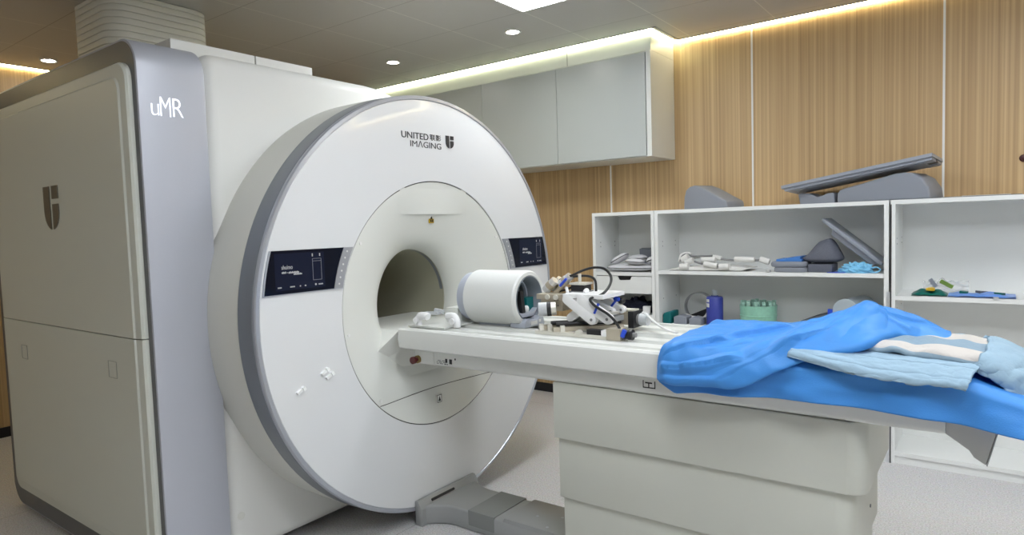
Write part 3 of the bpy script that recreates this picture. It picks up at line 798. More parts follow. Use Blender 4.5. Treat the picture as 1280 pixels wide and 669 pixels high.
o.build('elbow_plug', 'white_plastic', cb)
MB().cyl((x-.008, y-.02, ZT+.034), (x-.008, y-.028, ZT+.034), .014, seg=20).build('plug_cap', 'white_plastic', cb)
MB().obox((.10, -.16, ZT+.056), (.075, .03, .012), (0, 0, .2), .004).obox((.12, -.13, ZT+.062), (.05, .02, .02), (0, .2, .5), .005).build('clear_latch', 'clear', cb)

# ================================================================== ROBOTIC POSITIONER ON THE TABLE
rg = thing('motorised_positioner', 'metal and white plastic motorised positioner with black cables on the patient table', 'positioner', (.95, 0, ZT))
YA, YB = -.10, .07
def bar(pa, pb, y, w=.030, t=.026, name='linkage_arm', m='white_plastic'):
    a, c = at(pa[0], pa[1], 'Y', y), at(pb[0], pb[1], 'Y', y)
    d = Vector((c.x-a.x, 0, c.z-a.z)); L = d.length; d.normalize(); nrm = Vector((-d.z, 0, d.x))
    pl = []
    for i in range(9):
        t_ = -PI/2+PI*i/8; v = c+d*(w/2*math.cos(t_))+nrm*(w/2*math.sin(t_)); pl.append((v.x, v.z))
    for i in range(9):
        t_ = PI/2+PI*i/8; v = a+d*(w/2*math.cos(t_))+nrm*(w/2*math.sin(t_)); pl.append((v.x, v.z))
    o = MB().prism(pl, 'Y', y-t/2, y+t/2, .002).build(name, m, rg, angle=25)
    MB().cyl((c.x, y-t/2-.002, c.z), (c.x, y+t/2+.002, c.z), .006, seg=14).build('pivot', 'strap_grey', o)
bar((710, 374), (741, 399.5), YA, .043)
bar((728, 375), (760.5, 399), YA, .043)
bar((714.5, 397), (735, 381), YA+.02, .036)
bar((750, 371), (778, 387), YB, .032)
bar((738, 376), (765, 389), YB-.05, .026)
a, c = at(706, 369, 'Y', YA), at(755, 368.5, 'Y', YA)
MB().box((a.x-.004, YA-.01, a.z-.010), (c.x, YB+.01, a.z+.006), .003).build('top_plate', 'white_plastic', rg)
# pivot bed between the arms
c = at(750, 400, 'Y', 0)
MB().box((.83, -.07, ZT+.050), (1.01, .05, ZT+.070), .003).build('pivot_bed', 'base_grey', rg)
MB().box((.86, -.03, ZT+.078), (1.00, .03, ZT+.088), .002).build('bed_plate', 'steel', rg)
# crossed slide rails below
MB().box((.70, -.165, ZT), (1.04, -.125, ZT+.014), .002).build('base_rail', 'steel', rg)
MB().obox((.90, -.06, ZT+.024), (.30, .030, .018), (0, 0, .75), .002).obox((.80, -.05, ZT+.024), (.25, .024, .018), (0, 0, .75), .002).build('slide_rail', 'brass', rg)
MB().cyl((.76, -.13, ZT+.044), (.96, .06, ZT+.044), .009, seg=14).cyl((.80, -.15, ZT+.044), (1.00, .04, ZT+.044), .009, seg=14).build('lead_screw', 'black', rg)
for (x, y) in ((.755, -.135), (.825, -.145), (.72, -.145)):
    MB().obox((x, y, ZT+.027), (.018, .026, .026), (0, 0, .75), .003).build('end_block', 'steel', rg)
c = at(723, 417, 'Y', -.165)
MB().cyl((c.x, -.170, c.z), (c.x, -.150, c.z), .014, seg=20, b=.002).build('thumb_wheel', 'steel', rg)
MB().box((.95, -.160, ZT+.014), (1.03, -.128, ZT+.034), .002).build('slide_block', 'black', rg)
MB().box((1.02, -.168, ZT+.012), (1.045, -.122, ZT+.036), .003).build('slide_stop', 'white_plastic', rg)
def motor(center, axis, r, L, parts):
    c = Vector(center); d = Vector(axis).normalized()
    x = 0
    for (nm, l, rr, m) in parts:
        MB().cyl(c+d*x, c+d*(x+l), rr, seg=20, b=.002).build(nm, m, rg); x += l
# near motor at the front of the rail
MB().box((1.045, -.172, ZT), (1.105, -.118, ZT+.046), .004).build('gear_block', 'brass', rg)
motor((1.105, -.145, ZT+.024), (1, 0, 0), .02, .05, (('motor_flange', .006, .024, 'strap_grey'), ('motor_body', .02, .018, 'cable'), ('motor_cap', .016, .021, 'black'), ('motor_shaft', .014, .009, 'strap_grey')))
MB().obox((1.118, -.166, ZT+.03), (.016, .012, .03), (0, .4, 0), .003).build('cable_tie', 'tie_blue', rg)
# far motor on the right with a crystal knob
c = at(783, 398, 'Y', .10)
MB().box((c.x-.055, .065, c.z-.022), (c.x+.03, .135, c.z+.030), .004).build('gear_block', 'brass', rg)
MB().box((c.x-.15, .075, c.z-.012), (c.x-.055, .125, c.z+.030), .003).build('slide_block', 'steel', rg)
MB().box((c.x-.10, .08, c.z+.036), (c.x+.05, .12, c.z+.042), .002).build('guide_bar', 'steel', rg)
MB().box((c.x+.03, .055, c.z-.034), (c.x+.055, .145, c.z+.036), .004).build('motor_plate', 'black', rg)
motor((c.x+.055, .10, c.z), (1, 0, 0), .02, .05, (('motor_body', .012, .022, 'strap_grey'), ('motor_cap', .034, .026, 'clear')))
KR = c.copy()
# left gearbox reaching into the coil
g0, g1 = at(672, 390, 'Y', -.06), at(705, 366, 'Y', -.06)
MB().box((g0.x+.03, -.075, g0.z+.012), (g1.x, .03, g1.z-.012), .004).build('gear_housing', 'brass', rg)
MB().box((g1.x, -.06, g0.z+.02), (g1.x+.07, .02, g1.z-.035), .004).build('gear_housing', 'brass', rg)
for (dx, dz) in ((.012, .02), (.012, .045), (.028, .02), (.028, .045)):
    MB().cyl((g1.x-.05+dx, -.077, g0.z+.015+dz), (g1.x-.05+dx, -.073, g0.z+.015+dz), .004, seg=10).build('bolt', 'strap_grey', rg)
h0, h1 = at(674, 372, 'Y', -.07), at(703, 368, 'Y', -.07)
MB().box((h0.x, -.09, h0.z-.004), (h1.x, .0, h0.z+.018), .008, 3).build('bracket_arm', 'brass', rg)
for t_ in (.5, .85):
    MB().cyl((h0.x+(h1.x-h0.x)*t_, -.092, h0.z+.007), (h0.x+(h1.x-h0.x)*t_, -.10, h0.z+.007), .011, seg=16, b=.002).build('bolt', 'steel', rg)
m0 = at(684, 385, 'Y', -.10)
motor((m0.x+.045, -.10, m0.z), (-.85, -.5, -.05), .02, .05, (('motor_body', .02, .028, 'steel'), ('motor_body', .018, .031, 'black'), ('motor_cap', .036, .030, 'clear')))
# paired clear motors on top, angled up
for (pa, pb, y) in (((682, 363), (694, 350), -.02), ((690, 361), (701, 349), .02), ((701, 356), (713, 345), .0)):
    a, c = at(pa[0], pa[1], 'Y', y), at(pb[0], pb[1], 'Y', y); d = (c-a)
    motor(a, d, .02, .05, (('motor_cap', d.length*.35, .019, 'clear'), ('motor_body', d.length*.3, .021, 'brass'), ('motor_flange', d.length*.35, .018, 'chrome')))
a, c = at(703, 357, 'Y', -.03), at(711, 348, 'Y', -.03)
MB().tube([a+Vector((0, -.02, .0)), c+Vector((0, -.02, 0))], .006, 8, 1).build('cable_tie', 'tie_blue', rg)
a, c = at(694, 367, 'Y', -.01), at(708, 352, 'Y', -.01)
MB().tube([a, c], .012, 10, 1).build('riser', 'brass', rg)
# small black head with a white post in the middle
c = at(725, 362, 'Y', 0.0)
MB().box((c.x-.045, -.03, c.z-.025), (c.x+.045, .04, c.z-.005), .003).build('head_block', 'strap_grey', rg)
MB().box((c.x-.03, -.025, c.z-.005), (c.x+.035, .035, c.z+.022), .004).build('head_block', 'black', rg)
MB().box((c.x-.035, -.03, c.z+.022), (c.x+.04, .04, c.z+.030), .002).build('head_plate', 'steel', rg)
MB().cyl((c.x, 0, c.z+.03), (c.x, 0, c.z+.068), .007, seg=14).build('head_post', 'steel', rg)
MB().cyl((c.x+.045, -.03, c.z-.005), (c.x+.062, -.05, c.z+.002), .011, seg=14).cyl((c.x-.05, -.03, c.z+.01), (c.x-.03, -.05, c.z-.02), .007, seg=14).build('set_screw', 'white_plastic', rg)
# cables
def cable(pp, m='cable', r=.0055, nm='cable'):
    MB().tube([at(px, py, 'Y', y) for px, py, y in pp], r, 10, 6).build(nm, m, rg)
cable([(705, 348, 0), (716, 344, 0), (729, 338, .02), (743, 334.5, .03), (755, 336, .03), (763, 344, .02), (763.5, 353, 0), (758, 363, -.05), (749, 370, -.09), (738, 373.5, -.115), (741, 380, -.125), (749, 386, -.125), (760, 393, -.13), (769, 402, -.14), (775, 412, -.15), (778, 421, -.155)])
cable([(700, 350, 0), (708, 347.5, 0), (719, 345.5, .02), (733, 345, .03), (742, 348, .04), (744.8, 355, .04), (745, 367, .03)])
cable([(699, 364.5, -.01), (707, 362.5, -.01), (714, 359.5, -.01), (720, 357, 0)], r=.005)
cable([(803, 391, .1), (808, 393, .09), (816, 401, .05), (827, 409, .0), (838, 414, -.05), (846, 416, -.08)], 'white_cable', .005)
for (pa, pb, y) in (((743, 392), (748, 380, ), YA-.012), ((762, 386), (771, 374), YB-.012)):
    a, c = at(pa[0], pa[1], 'Y', y), at(pb[0], pb[1], 'Y', y)
    MB().tube([a, c], .0055, 8, 1).build('cable_tie', 'tie_blue', rg)
c = at(771, 374, 'Y', YB-.015); MB().superell(c, (.03, .02, .022)).build('cable_tie', 'tie_blue', rg)
c = at(777, 376, 'Y', YB); MB().superell(c, (.03, .03, .026)).build('motor_cap', 'black', rg)

# ================================================================== BLUE SHEET AND BLANKET
def fbm(v, s): return noise.noise(v*s)
def crease(x, y, s, seed): return 1-abs(noise.noise(Vector((x*s, y*s, seed)))*2.2)
# lower drape: hem -> front edge -> across the top
hem = [(1.345, .895), (1.40, .858), (1.50, .868), (1.64, .876), (1.80, .885), (1.93, .884), (2.07, .880), (2.20, .872), (2.33, .862), (2.46, .85)]
def hemz(x):
    for i in range(len(hem)-1):
        if x <= hem[i+1][0]:
            t = (x-hem[i][0])/(hem[i+1][0]-hem[i][0]); return hem[i][1]+(hem[i+1][1]-hem[i][1])*max(t, 0)
    return hem[-1][1]
def drape(u, v):
    x = 1.345+1.13*u
    past = max(0, x-2.17)
    zt = .998 - past*.30
    hz = hemz(x)
    if v < .36:
        t = v/.36
        y = -.345 + .012*math.sin(x*26+1)*(1-t) - .010*fbm(Vector((x, t*.3, 3)), 9)*(1-t*.7) + .006*t - past*.10*(1-t)
        z = hz+(zt-hz)*t
        if t > .85: y += (t-.85)/.15*.014; z -= ((t-.85)/.15)**2*.003
    else:
        t = (v-.36)/.64
        y = -.325+.64*t; z = zt+.002+.008*fbm(Vector((x, y, 1)), 8)*min(1, t*6) - max(0, t-.96)*.5
        z += .010*max(0, crease(x, y, 5, 2)-.6)*min(1, t*8)
    return Vector((x + .012*fbm(Vector((v*3, x, 9)), 3)*(1 if u < .02 or u > .98 else 0), y, max(z, .99) if v >= .36 and past <= 0 else z))
sh = MB().grid(drape, 110, 60)
# folded-over heap lying on the drape: rows from the front fold up and over to the back edge
#            x:      1.33     1.40     1.50     1.62     1.74     1.85     1.95    2.05    2.16
rows = [
 [(1.372, -.20, .992), (1.42, -.28, .990), (1.50, -.300, .990), (1.61, -.30, .992), (1.72, -.28, .998), (1.84, -.25, 1.004), (1.945, -.262, 1.040), (2.03, -.11, 1.045), (2.16, -.10, 1.03)],
 [(1.345, -.345, .900), (1.395, -.374, .890), (1.49, -.378, .898), (1.625, -.378, .912), (1.74, -.36, .975), (1.85, -.315, 1.022), (1.958, -.290, 1.046), (2.04, -.13, 1.066), (2.165, -.105, 1.045)],
 [(1.338, -.352, .935), (1.39, -.386, .935), (1.49, -.386, .945), (1.62, -.380, .965), (1.745, -.350, 1.010), (1.855, -.295, 1.052), (1.960, -.268, 1.074), (2.045, -.12, 1.080), (2.168, -.095, 1.058)],
 [(1.345, -.350, .985), (1.40, -.372, 1.000), (1.50, -.370, 1.005), (1.62, -.350, 1.018), (1.745, -.300, 1.050), (1.855, -.235, 1.088), (1.945, -.15, 1.116), (2.045, -.08, 1.096), (2.165, -.06, 1.068)],
 [(1.362, -.325, 1.022), (1.42, -.31, 1.036), (1.51, -.30, 1.038), (1.62, -.26, 1.046), (1.74, -.19, 1.072), (1.85, -.13, 1.106), (1.94, -.07, 1.140), (2.045, -.02, 1.112), (2.16, -.01, 1.068)],
 [(1.372, -.20, 1.036), (1.43, -.17, 1.046), (1.52, -.16, 1.050), (1.62, -.13, 1.054), (1.735, -.08, 1.076), (1.84, -.03, 1.106), (1.93, .01, 1.142), (2.045, .05, 1.116), (2.15, .05, 1.066)],
 [(1.382, -.08, 1.040), (1.43, .0, 1.052), (1.52, .02, 1.056), (1.62, .03, 1.056), (1.73, .05, 1.068), (1.83, .08, 1.094), (1.92, .10, 1.122), (2.04, .12, 1.100), (2.14, .11, 1.055)],
 [(1.40, .03, 1.036), (1.44, .09, 1.048), (1.53, .12, 1.050), (1.62, .13, 1.046), (1.73, .15, 1.046), (1.83, .18, 1.058), (1.92, .20, 1.074), (2.03, .20, 1.060), (2.13, .18, 1.025)],
 [(1.43, .12, 1.006), (1.47, .18, 1.004), (1.55, .20, 1.004), (1.63, .21, 1.004), (1.73, .22, 1.004), (1.82, .25, 1.004), (1.91, .27, 1.006), (2.02, .27, 1.006), (2.11, .24, 1.004)],
]
rowsV = [[Vector(p) for p in r] for r in rows]
# long creases of the stiff sheet: (end, end, height, width above, width below)
def C3(px, py, y): return at(px, py, 'Y', y)
FOLDS = [(C3(*a), C3(*b), h, w1, w2) for a, b, h, w1, w2 in (
    ((838, 445, -.35), (912, 424, -.28), .022, .050, .016),
    ((886, 446, -.33), (935, 433, -.27), .018, .040, .014),
    ((826, 463, -.375), (862, 464, -.38), .016, .030, .014),
    ((860, 464, -.38), (922, 452, -.36), .022, .035, .016),
    ((826, 480, -.38), (895, 482, -.385), .014, .030, .014),
    ((895, 482, -.385), (990, 434, -.30), .016, .035, .020),
    ((915, 424, -.25), (985, 412, -.12), .018, .050, .018),
    ((940, 446, -.33), (1010, 418, -.20), .020, .035, .014),
    ((985, 433, -.31), (1088, 391, -.03), .024, .050, .020),
    ((1040, 427, -.25), (1092, 395, -.06), .026, .040, .014),
    ((1068, 436, -.22), (1098, 396, -.06), .022, .060, .012),
    ((1098, 397, -.06), (1165, 408, .0), .012, .040, .020),
    ((1100, 398, -.08), (1140, 418, -.10), .010, .030, .020),
    ((890, 404, .0), (960, 410, -.05), .010, .040, .020),
    ((1010, 408, -.05), (1060, 396, .0), .014, .030, .014))]
def heap(u, v):
    p = cr([cr(r, u) for r in rowsV], v)
    w = min(1, 5*v)*min(1, 6*(1-v))
    q = Vector((p.x*1.0, p.y*1.6+p.z*1.6, 0))
    d = .012*(.3-abs(noise.noise(q*4.2+Vector((3.1, 0, 0))))) + .004*noise.noise(Vector((p.x*22, p.y*22, p.z*22)))
    up_ = Vector((0, .55, .83))
    for a_, b_, h_, w1, w2 in FOLDS:
        e_ = b_-a_; t_ = (p-a_).dot(e_)/e_.length_squared
        if t_ < -.15 or t_ > 1.15: continue
        c_ = p-(a_+e_*t_); sd = c_.dot(up_)
        ds = c_.length*(1 if sd > 0 else -1)
        k_ = max(0, 1-abs(ds)/(w1 if ds > 0 else w2))
        d += 1.45*h_*k_*max(0, min(1, (t_+.15)*4, (1.15-t_)*4))
    return p + Vector((0, -.55*d, .85*d))*w*1.0
sh.grid(heap, 240, 170)
o = sh.build('surgical_drape', 'blue_sheet', None, angle=180)
tag(o, 'crumpled bright blue disposable drape over the foot end of the patient table', 'drape')
sm = o.modifiers.new('thick', 'SOLIDIFY'); sm.thickness = .0015; sm.offset = 1

bk = thing('quilted_blanket', 'pale blue quilted pad with white stripes folded on top of the blue drape', 'blanket', (2.0, -.1, 1.0))
# lower flap hanging over the near edge
fl = [
 [(1.761, -.345, 1.018), (1.888, -.362, .998), (1.993, -.373, .983), (2.089, -.375, .980), (2.162, -.374, .978), (2.211, -.364, .975)],
 [(1.764, -.340, 1.030), (1.892, -.360, 1.012), (1.997, -.368, .998), (2.092, -.370, .994), (2.165, -.369, .992), (2.216, -.360, .990)],
 [(1.770, -.318, 1.036), (1.90, -.325, 1.026), (2.00, -.328, 1.017), (2.095, -.328, 1.015), (2.168, -.326, 1.013), (2.226, -.318, 1.008)],
 [(1.782, -.280, 1.036), (1.92, -.272, 1.032), (2.01, -.272, 1.029), (2.10, -.272, 1.026), (2.172, -.27, 1.024), (2.236, -.265, 1.018)],
 [(1.80, -.16, 1.030), (1.92, -.16, 1.030), (2.01, -.16, 1.028), (2.10, -.16, 1.024), (2.17, -.15, 1.020), (2.23, -.15, 1.014)],
]
flV = [[Vector(p) for p in r] for r in fl]
def flap(u, v):
    p = cr([cr(r, u) for r in flV], v)
    st = -.006*max(0, 1-abs(v-.34)*45) - .005*max(0, 1-abs(v-.62)*45)
    p = p+Vector((0, 0, st))
    return p+Vector((0, -.004*noise.noise(Vector((u*14, v*7, 1))), .004*noise.noise(Vector((u*12, v*9, 2)))))
o = MB().grid(flap, 100, 90).build('lower_flap', 'quilt', bk, angle=180)
s_ = o.modifiers.new('thick', 'SOLIDIFY'); s_.thickness = .006; s_.offset = 1
tp = [
 [(1.90, -.200, 1.036), (1.97, -.215, 1.036), (2.04, -.225, 1.034), (2.11, -.230, 1.030), (2.19, -.235, 1.022), (2.25, -.235, 1.006), (2.29, -.23, .965), (2.305, -.215, .925)],
 [(1.90, -.225, 1.045), (1.97, -.245, 1.044), (2.04, -.258, 1.042), (2.11, -.262, 1.038), (2.19, -.262, 1.032), (2.262, -.26, 1.014), (2.308, -.25, .972), (2.325, -.235, .925)],
 [(1.90, -.200, 1.056), (1.97, -.215, 1.056), (2.04, -.225, 1.055), (2.11, -.228, 1.053), (2.20, -.228, 1.047), (2.272, -.225, 1.030), (2.325, -.22, .985), (2.345, -.205, .93)],
 [(1.91, -.12, 1.058), (1.98, -.12, 1.059), (2.05, -.12, 1.060), (2.12, -.12, 1.060), (2.20, -.12, 1.056), (2.277, -.12, 1.040), (2.335, -.12, .995), (2.36, -.11, .94)],
 [(1.92, -.02, 1.052), (1.99, -.02, 1.056), (2.06, -.01, 1.058), (2.13, .0, 1.058), (2.20, .0, 1.055), (2.277, .0, 1.040), (2.34, .0, 1.00), (2.37, .0, .95)],
 [(1.93, .06, 1.042), (2.00, .07, 1.044), (2.07, .08, 1.046), (2.13, .09, 1.046), (2.20, .09, 1.042), (2.275, .09, 1.028), (2.34, .09, .99), (2.37, .09, .95)],
 [(1.94, .08, 1.012), (2.01, .10, 1.010), (2.08, .11, 1.010), (2.14, .12, 1.010), (2.20, .12, 1.006), (2.27, .12, .998), (2.33, .12, .965), (2.36, .12, .93)],
]
tpV = [[Vector(p) for p in r] for r in tp]
def toplayer(u, v):
    p = cr([cr(r, u) for r in tpV], v)
    w = min(1, 6*v)
    return p+Vector((.008*noise.noise(Vector((u*9, v*9, 4))), -.012*w*noise.noise(Vector((u*10, v*5, 5))), .012*noise.noise(Vector((u*9, v*6, 6)))))
o = MB().grid(toplayer, 90, 60).build('striped_fold', 'quilt_stripe', bk, angle=180)
s_ = o.modifiers.new('thick', 'SOLIDIFY'); s_.thickness = .008; s_.offset = 1
# rolled end cuff hanging off the foot of the table
cf = [
 [(2.215, -.262, 1.018), (2.255, -.272, .994), (2.29, -.27, .962), (2.305, -.26, .935)],
 [(2.235, -.252, 1.042), (2.28, -.262, 1.020), (2.325, -.255, .978), (2.345, -.24, .93)],
 [(2.25, -.15, 1.056), (2.305, -.16, 1.038), (2.365, -.17, .990), (2.395, -.165, .93)],
 [(2.25, .0, 1.056), (2.31, .0, 1.036), (2.375, .0, .992), (2.41, .0, .94)],
 [(2.24, .11, 1.038), (2.30, .12, 1.015), (2.365, .13, .97), (2.40, .13, .92)],
]
cfV = [[Vector(p) for p in r] for r in cf]
def cuff(u, v):
    p = cr([cr(r, u) for r in cfV], v)
    return p+Vector((.008*noise.noise(Vector((u*7, v*9, 14))), -.006*noise.noise(Vector((u*8, v*8, 15))), .008*noise.noise(Vector((u*6, v*9, 16)))))
o = MB().grid(cuff, 40, 50).build('end_cuff', 'quilt', bk, angle=180)
s_ = o.modifiers.new('thick', 'SOLIDIFY'); s_.thickness = .012; s_.offset = 1

# ================================================================== SHELVING
SF, SB, TK = 1.85, WY-.012, .024
SH = 1.525
def carcass(name, label, x0, x1, shelves, nbase=.07):
    t = thing(name, label, 'shelf unit', ((x0+x1)/2, 2.05, 0), 'white open shelf units along the wood wall')
    for x in (x0, x1-TK):
        MB().box((x, SF, 0), (x+TK, SB, SH-TK), .0015, 1).build('side_panel', 'melamine', t)
    MB().box((x0, SF, SH-TK), (x1, SB, SH), .0015, 1).build('top_panel', 'melamine', t)
    MB().box((x0+TK, SB-.008, nbase), (x1-TK, SB-.001, SH-TK)).build('back_panel', 'melamine', t)
    for z in shelves:
        MB().box((x0+TK, SF+.003, z-TK), (x1-TK, SB-.008, z), .0015, 1).build('shelf', 'melamine', t)
    MB().box((x0+TK, SF+.012, 0), (x1-TK, SF+.03, nbase-TK)).build('plinth', 'melamine', t)
    for x, s in ((x0+TK, 1), (x1-TK, -1)):
        for z in (SH-.22, SH-.22-.032, .90):
            for y in (SF+.08, SB-.08):
                MB().cyl((x, y, z), (x+s*.0012, y, z), .004, seg=10).build('peg_hole', 'strap_grey', t)
    return t
suA = carcass('shelf_unit', 'narrow white shelf unit with a drawer, nearest the scanner', -.150, .344, (1.087, .782, .07))
suB = carcass('shelf_unit', 'wide white shelf unit between the narrow drawer unit and the right-hand unit', .347, 1.779, (1.103, .722, .07))
suC = carcass('shelf_unit', 'white shelf unit at the right edge with nearly empty shelves', 1.788, 3.25, (.978, .07))
# drawer with a cut-out grip
dz0, dz1, dx0, dx1 = .935, 1.058, -.123, .317
dr = MB()
g0, g1 = .055, .150
pl = [(dx0, dz0), (dx1, dz0), (dx1, dz1), (g1+.012, dz1), (g1, dz1-.026), (g0+.012, dz1-.030), (g0, dz1-.026), (g0-.012, dz1), (dx0, dz1)]
drw = dr.prism(pl, 'Y', SF+.004, SF+.022).build('drawer', 'melamine', suA)
MB().box((g0-.015, SF+.022, dz1-.05), (g1+.015, SF+.06, dz1)).build('grip_recess', 'black', drw)
MB().box((dx0+.01, SF+.03, dz0), (dx1-.01, SB-.03, dz0+.01)).build('drawer_bottom', 'melamine', drw)
MB().box((1.769, SF-.004, 0), (1.7865, SF+.05, 1.0)).build('edge_strip', 'chrome', suB)
MB().box((1.7885, SF-.002, 0), (1.793, SF+.02, 1.5)).build('edge_gap', 'black', suC)
for (px, py, s) in ((960, 338.5, suB), (1245, 373, suC)):
    c = at(px, py, 'Y', SF); MB().box((c.x-.012, SF-.003, c.z-.008), (c.x+.012, SF+.01, c.z+.006), .002).build('shelf_clip', 'chrome', s)

# wall cabinet
wc = thing('wall_cabinet', 'long white wall cabinet hung high above the shelves behind the scanner', 'cabinet', (-1.1, 2.05, 1.905))
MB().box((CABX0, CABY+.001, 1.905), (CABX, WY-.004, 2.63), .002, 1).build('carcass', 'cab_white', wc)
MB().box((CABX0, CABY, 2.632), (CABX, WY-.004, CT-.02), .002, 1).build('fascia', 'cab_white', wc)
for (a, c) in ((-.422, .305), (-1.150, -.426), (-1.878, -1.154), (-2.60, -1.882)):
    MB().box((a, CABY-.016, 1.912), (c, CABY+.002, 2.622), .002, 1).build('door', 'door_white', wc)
MB().box((.310, CABY-.012, 1.905), (.345, CABY+.002, 2.63), .001, 1).build('end_post', 'cab_white', wc)
MB().box((-.331, CABY-.001, 2.634), (-.328, CABY+.002, 2.75)).build('fascia_seam', 'seam', wc)

# ---- things on top of the shelves
def skew_prism(name, label, cat, px, yl, yr, depth, m, b, parent=None):
    x0, x1 = min(p[0] for p in px), max(p[0] for p in px)
    front = []
    for (a, c) in px:
        y = yl+(yr-yl)*(a-x0)/(x1-x0); v = at(a, c, 'Y', y); front.append(v)
    zmin = min(v.z for v in front)
    for i in (0, len(front)-1): front[i].z = SH+.0005
    for v in front: v.z = max(v.z, SH+.0005)
    e = front[-1]-front[0]; e.z = 0; e.normalize(); d = Vector((-e.y, e.x, 0))*depth
    back = [v+d for v in front]; n = len(front)
    mb = MB(); bv, f = mb._add(front+back, [tuple(range(n)), tuple(range(2*n-1, n-1, -1))]+[(i, i+n, (i+1) % n+n, (i+1) % n) for i in range(n)])
    bmesh.ops.recalc_face_normals(mb.bm, faces=f); mb._bevel(bv, b, 3)
    return tag(mb.build(name, m, parent), label, cat)
skew_prism('foam_wedge', 'grey foam wedge on top of the shelves, alone at the left', 'wedge', [(854.5, 260.5), (855, 247), (857, 238), (862, 233.5), (868, 231.5), (878, 235), (908, 251.5), (909, 258)], 2.00, 1.90, .20, 'grey_foam', .010)
skew_prism('leg_cushion', 'large rounded grey leg cushion on top of the shelves under the tilted board', 'cushion', [(1046, 250.2), (1046, 242), (1050, 237), (1075, 230), (1118, 217), (1130, 215.5), (1140, 216), (1152, 222), (1161, 234), (1163, 245)], 1.98, 1.875, .245, 'grey_foam', .012)
skew_prism('neck_cushion', 'small grey cushion with a scooped top beside the large leg cushion', 'cushion', [(1000, 252.4), (997.5, 244), (999, 242), (1010, 241.5), (1015, 243), (1021, 246.5), (1029, 244), (1034, 241.5), (1042, 240.5), (1043.5, 250)], 2.02, 1.99, .18, 'grey_foam', .007)
# tilted board resting across the cushions
tbd = thing('transfer_board', 'grey board lying tilted across the grey cushions on top of the shelves', 'board', (1.6, 2.02, 1.7))
A, B_ = at(976, 232.5, 'Y', 1.955), at(1165, 191, 'Y', 1.855)
C_ = at(1197, 194.5, 'Y', 2.10)
ex = (B_-A); L = ex.length; ex.normalize(); ey = (C_-B_); ey -= ex*ey.dot(ex); W = ey.length; ey.normalize(); ez = ex.cross(ey)
if ez.z < 0: ez = -ez
BM_ = Matrix.Identity(4)
for i in range(3): BM_[i][0], BM_[i][1], BM_[i][2], BM_[i][3] = ex[i], ey[i], ez[i], A[i]
MB().box((0, 0, -.020), (L, W, 0), .003, 2, BM_).build('panel', 'grey_board', tbd)
MB().box((.014, .012, -.036), (L-.006, W-.012, -.020), .003, 2, BM_).build('under_panel', 'grey_board', tbd)
MB().box((.06, .03, -.040), (L-.05, W-.03, -.036), .004, 2, BM_).build('rim', 'grey_board', tbd)
MB().box((L-.06, W*.42, -.037), (L-.005, W*.60, -.0205), .001, 1, BM_).build('slot', 'black', tbd)
MB().box((L-.07, W*.68, -.041), (L-.012, W*.92, -.036), .003, 2, BM_).build('foot', 'grey_board', tbd)
o = MB().box((2.02, 1.93, SH), (2.38, 2.14, SH+.006), .001, 1).build('thin_panel', 'strap_grey'); tag(o, 'thin dark sheet lying flat on top of the right shelf unit', 'sheet')
o = MB().box((2.11, 2.15, SH), (2.335, 2.20, SH+.013), .002, 1).build('pale_strip', 'strap_white'); tag(o, 'narrow cream strip lying on top of the right shelf unit against the wall', 'strip')
c = at(1279.5, 197.5, 'Y', WY-.012)
o = MB().lathe([(WY, .02), (WY-.006, .02), (WY-.012, .014), (WY-.022, .014), (WY-.026, 0)], (c.x, 0, c.z), 'Y', 24).build('hook', 'dark_red'); tag(o, 'small dark red hook on the wood wall at the right edge', 'hook')

# ---- narrow unit: pillows, dark clothes
ZA = 1.087
def pillow(name, label, c, size, rot, group=None, m='pillow'):
    t = thing(name, label, 'pillow', (c[0], c[1], c[2]-size[2]/2), group)
    MB().superell(c, size, 3.2, rot, 40, 16, .02).build('cover', m, t, angle=180)
    from mathutils import Euler
    R = Euler(rot).to_matrix(); pts = []
    for i in range(33):
        th = 2*PI*i/32
        f = lambda x: math.copysign(abs(x)**(2/3.2), x)
        pts.append(Vector(c)+R @ Vector((size[0]/2*f(math.cos(th))*1.005, size[1]/2*f(math.sin(th))*1.005, 0)))
    MB().tube(pts, .003, 6, 1).build('piping', 'pipe', t)
    return t
pillow('flat_cushion', 'flat grey base cushion on the narrow unit under three small pillows', (.112, 2.0, ZA+.029), (.385, .26, .054), (0, 0, 0))
G = 'small grey sandbag pillows on the narrow shelf'
pillow('small_pillow', 'small grey pillow leaning up at the left of the pile', (.000, 1.99, ZA+.092), (.14, .11, .05), (0, -.5, .1), G)
pillow('small_pillow', 'small grey pillow lying flat in front at the middle of the pile', (.165, 1.91, ZA+.076), (.14, .09, .042), (0, .06, .05), G)
pillow('small_pillow', 'small grey pillow tucked behind the middle one', (.122, 2.045, ZA+.092), (.14, .09, .055), (0, -.05, -.1), G)
pillow('small_pillow', 'small grey pillow at the right of the pile against the shelf side', (.266, 1.98, ZA+.086), (.075, .12, .05), (0, -.3, .2), G)
o = MB().obox((.165, 2.18, ZA+.0835), (.15, .06, .155), (.1, 0, .05), .008).build('dark_block', 'grey_foam'); tag(o, 'grey block standing behind the pillows on the narrow shelf', 'block')

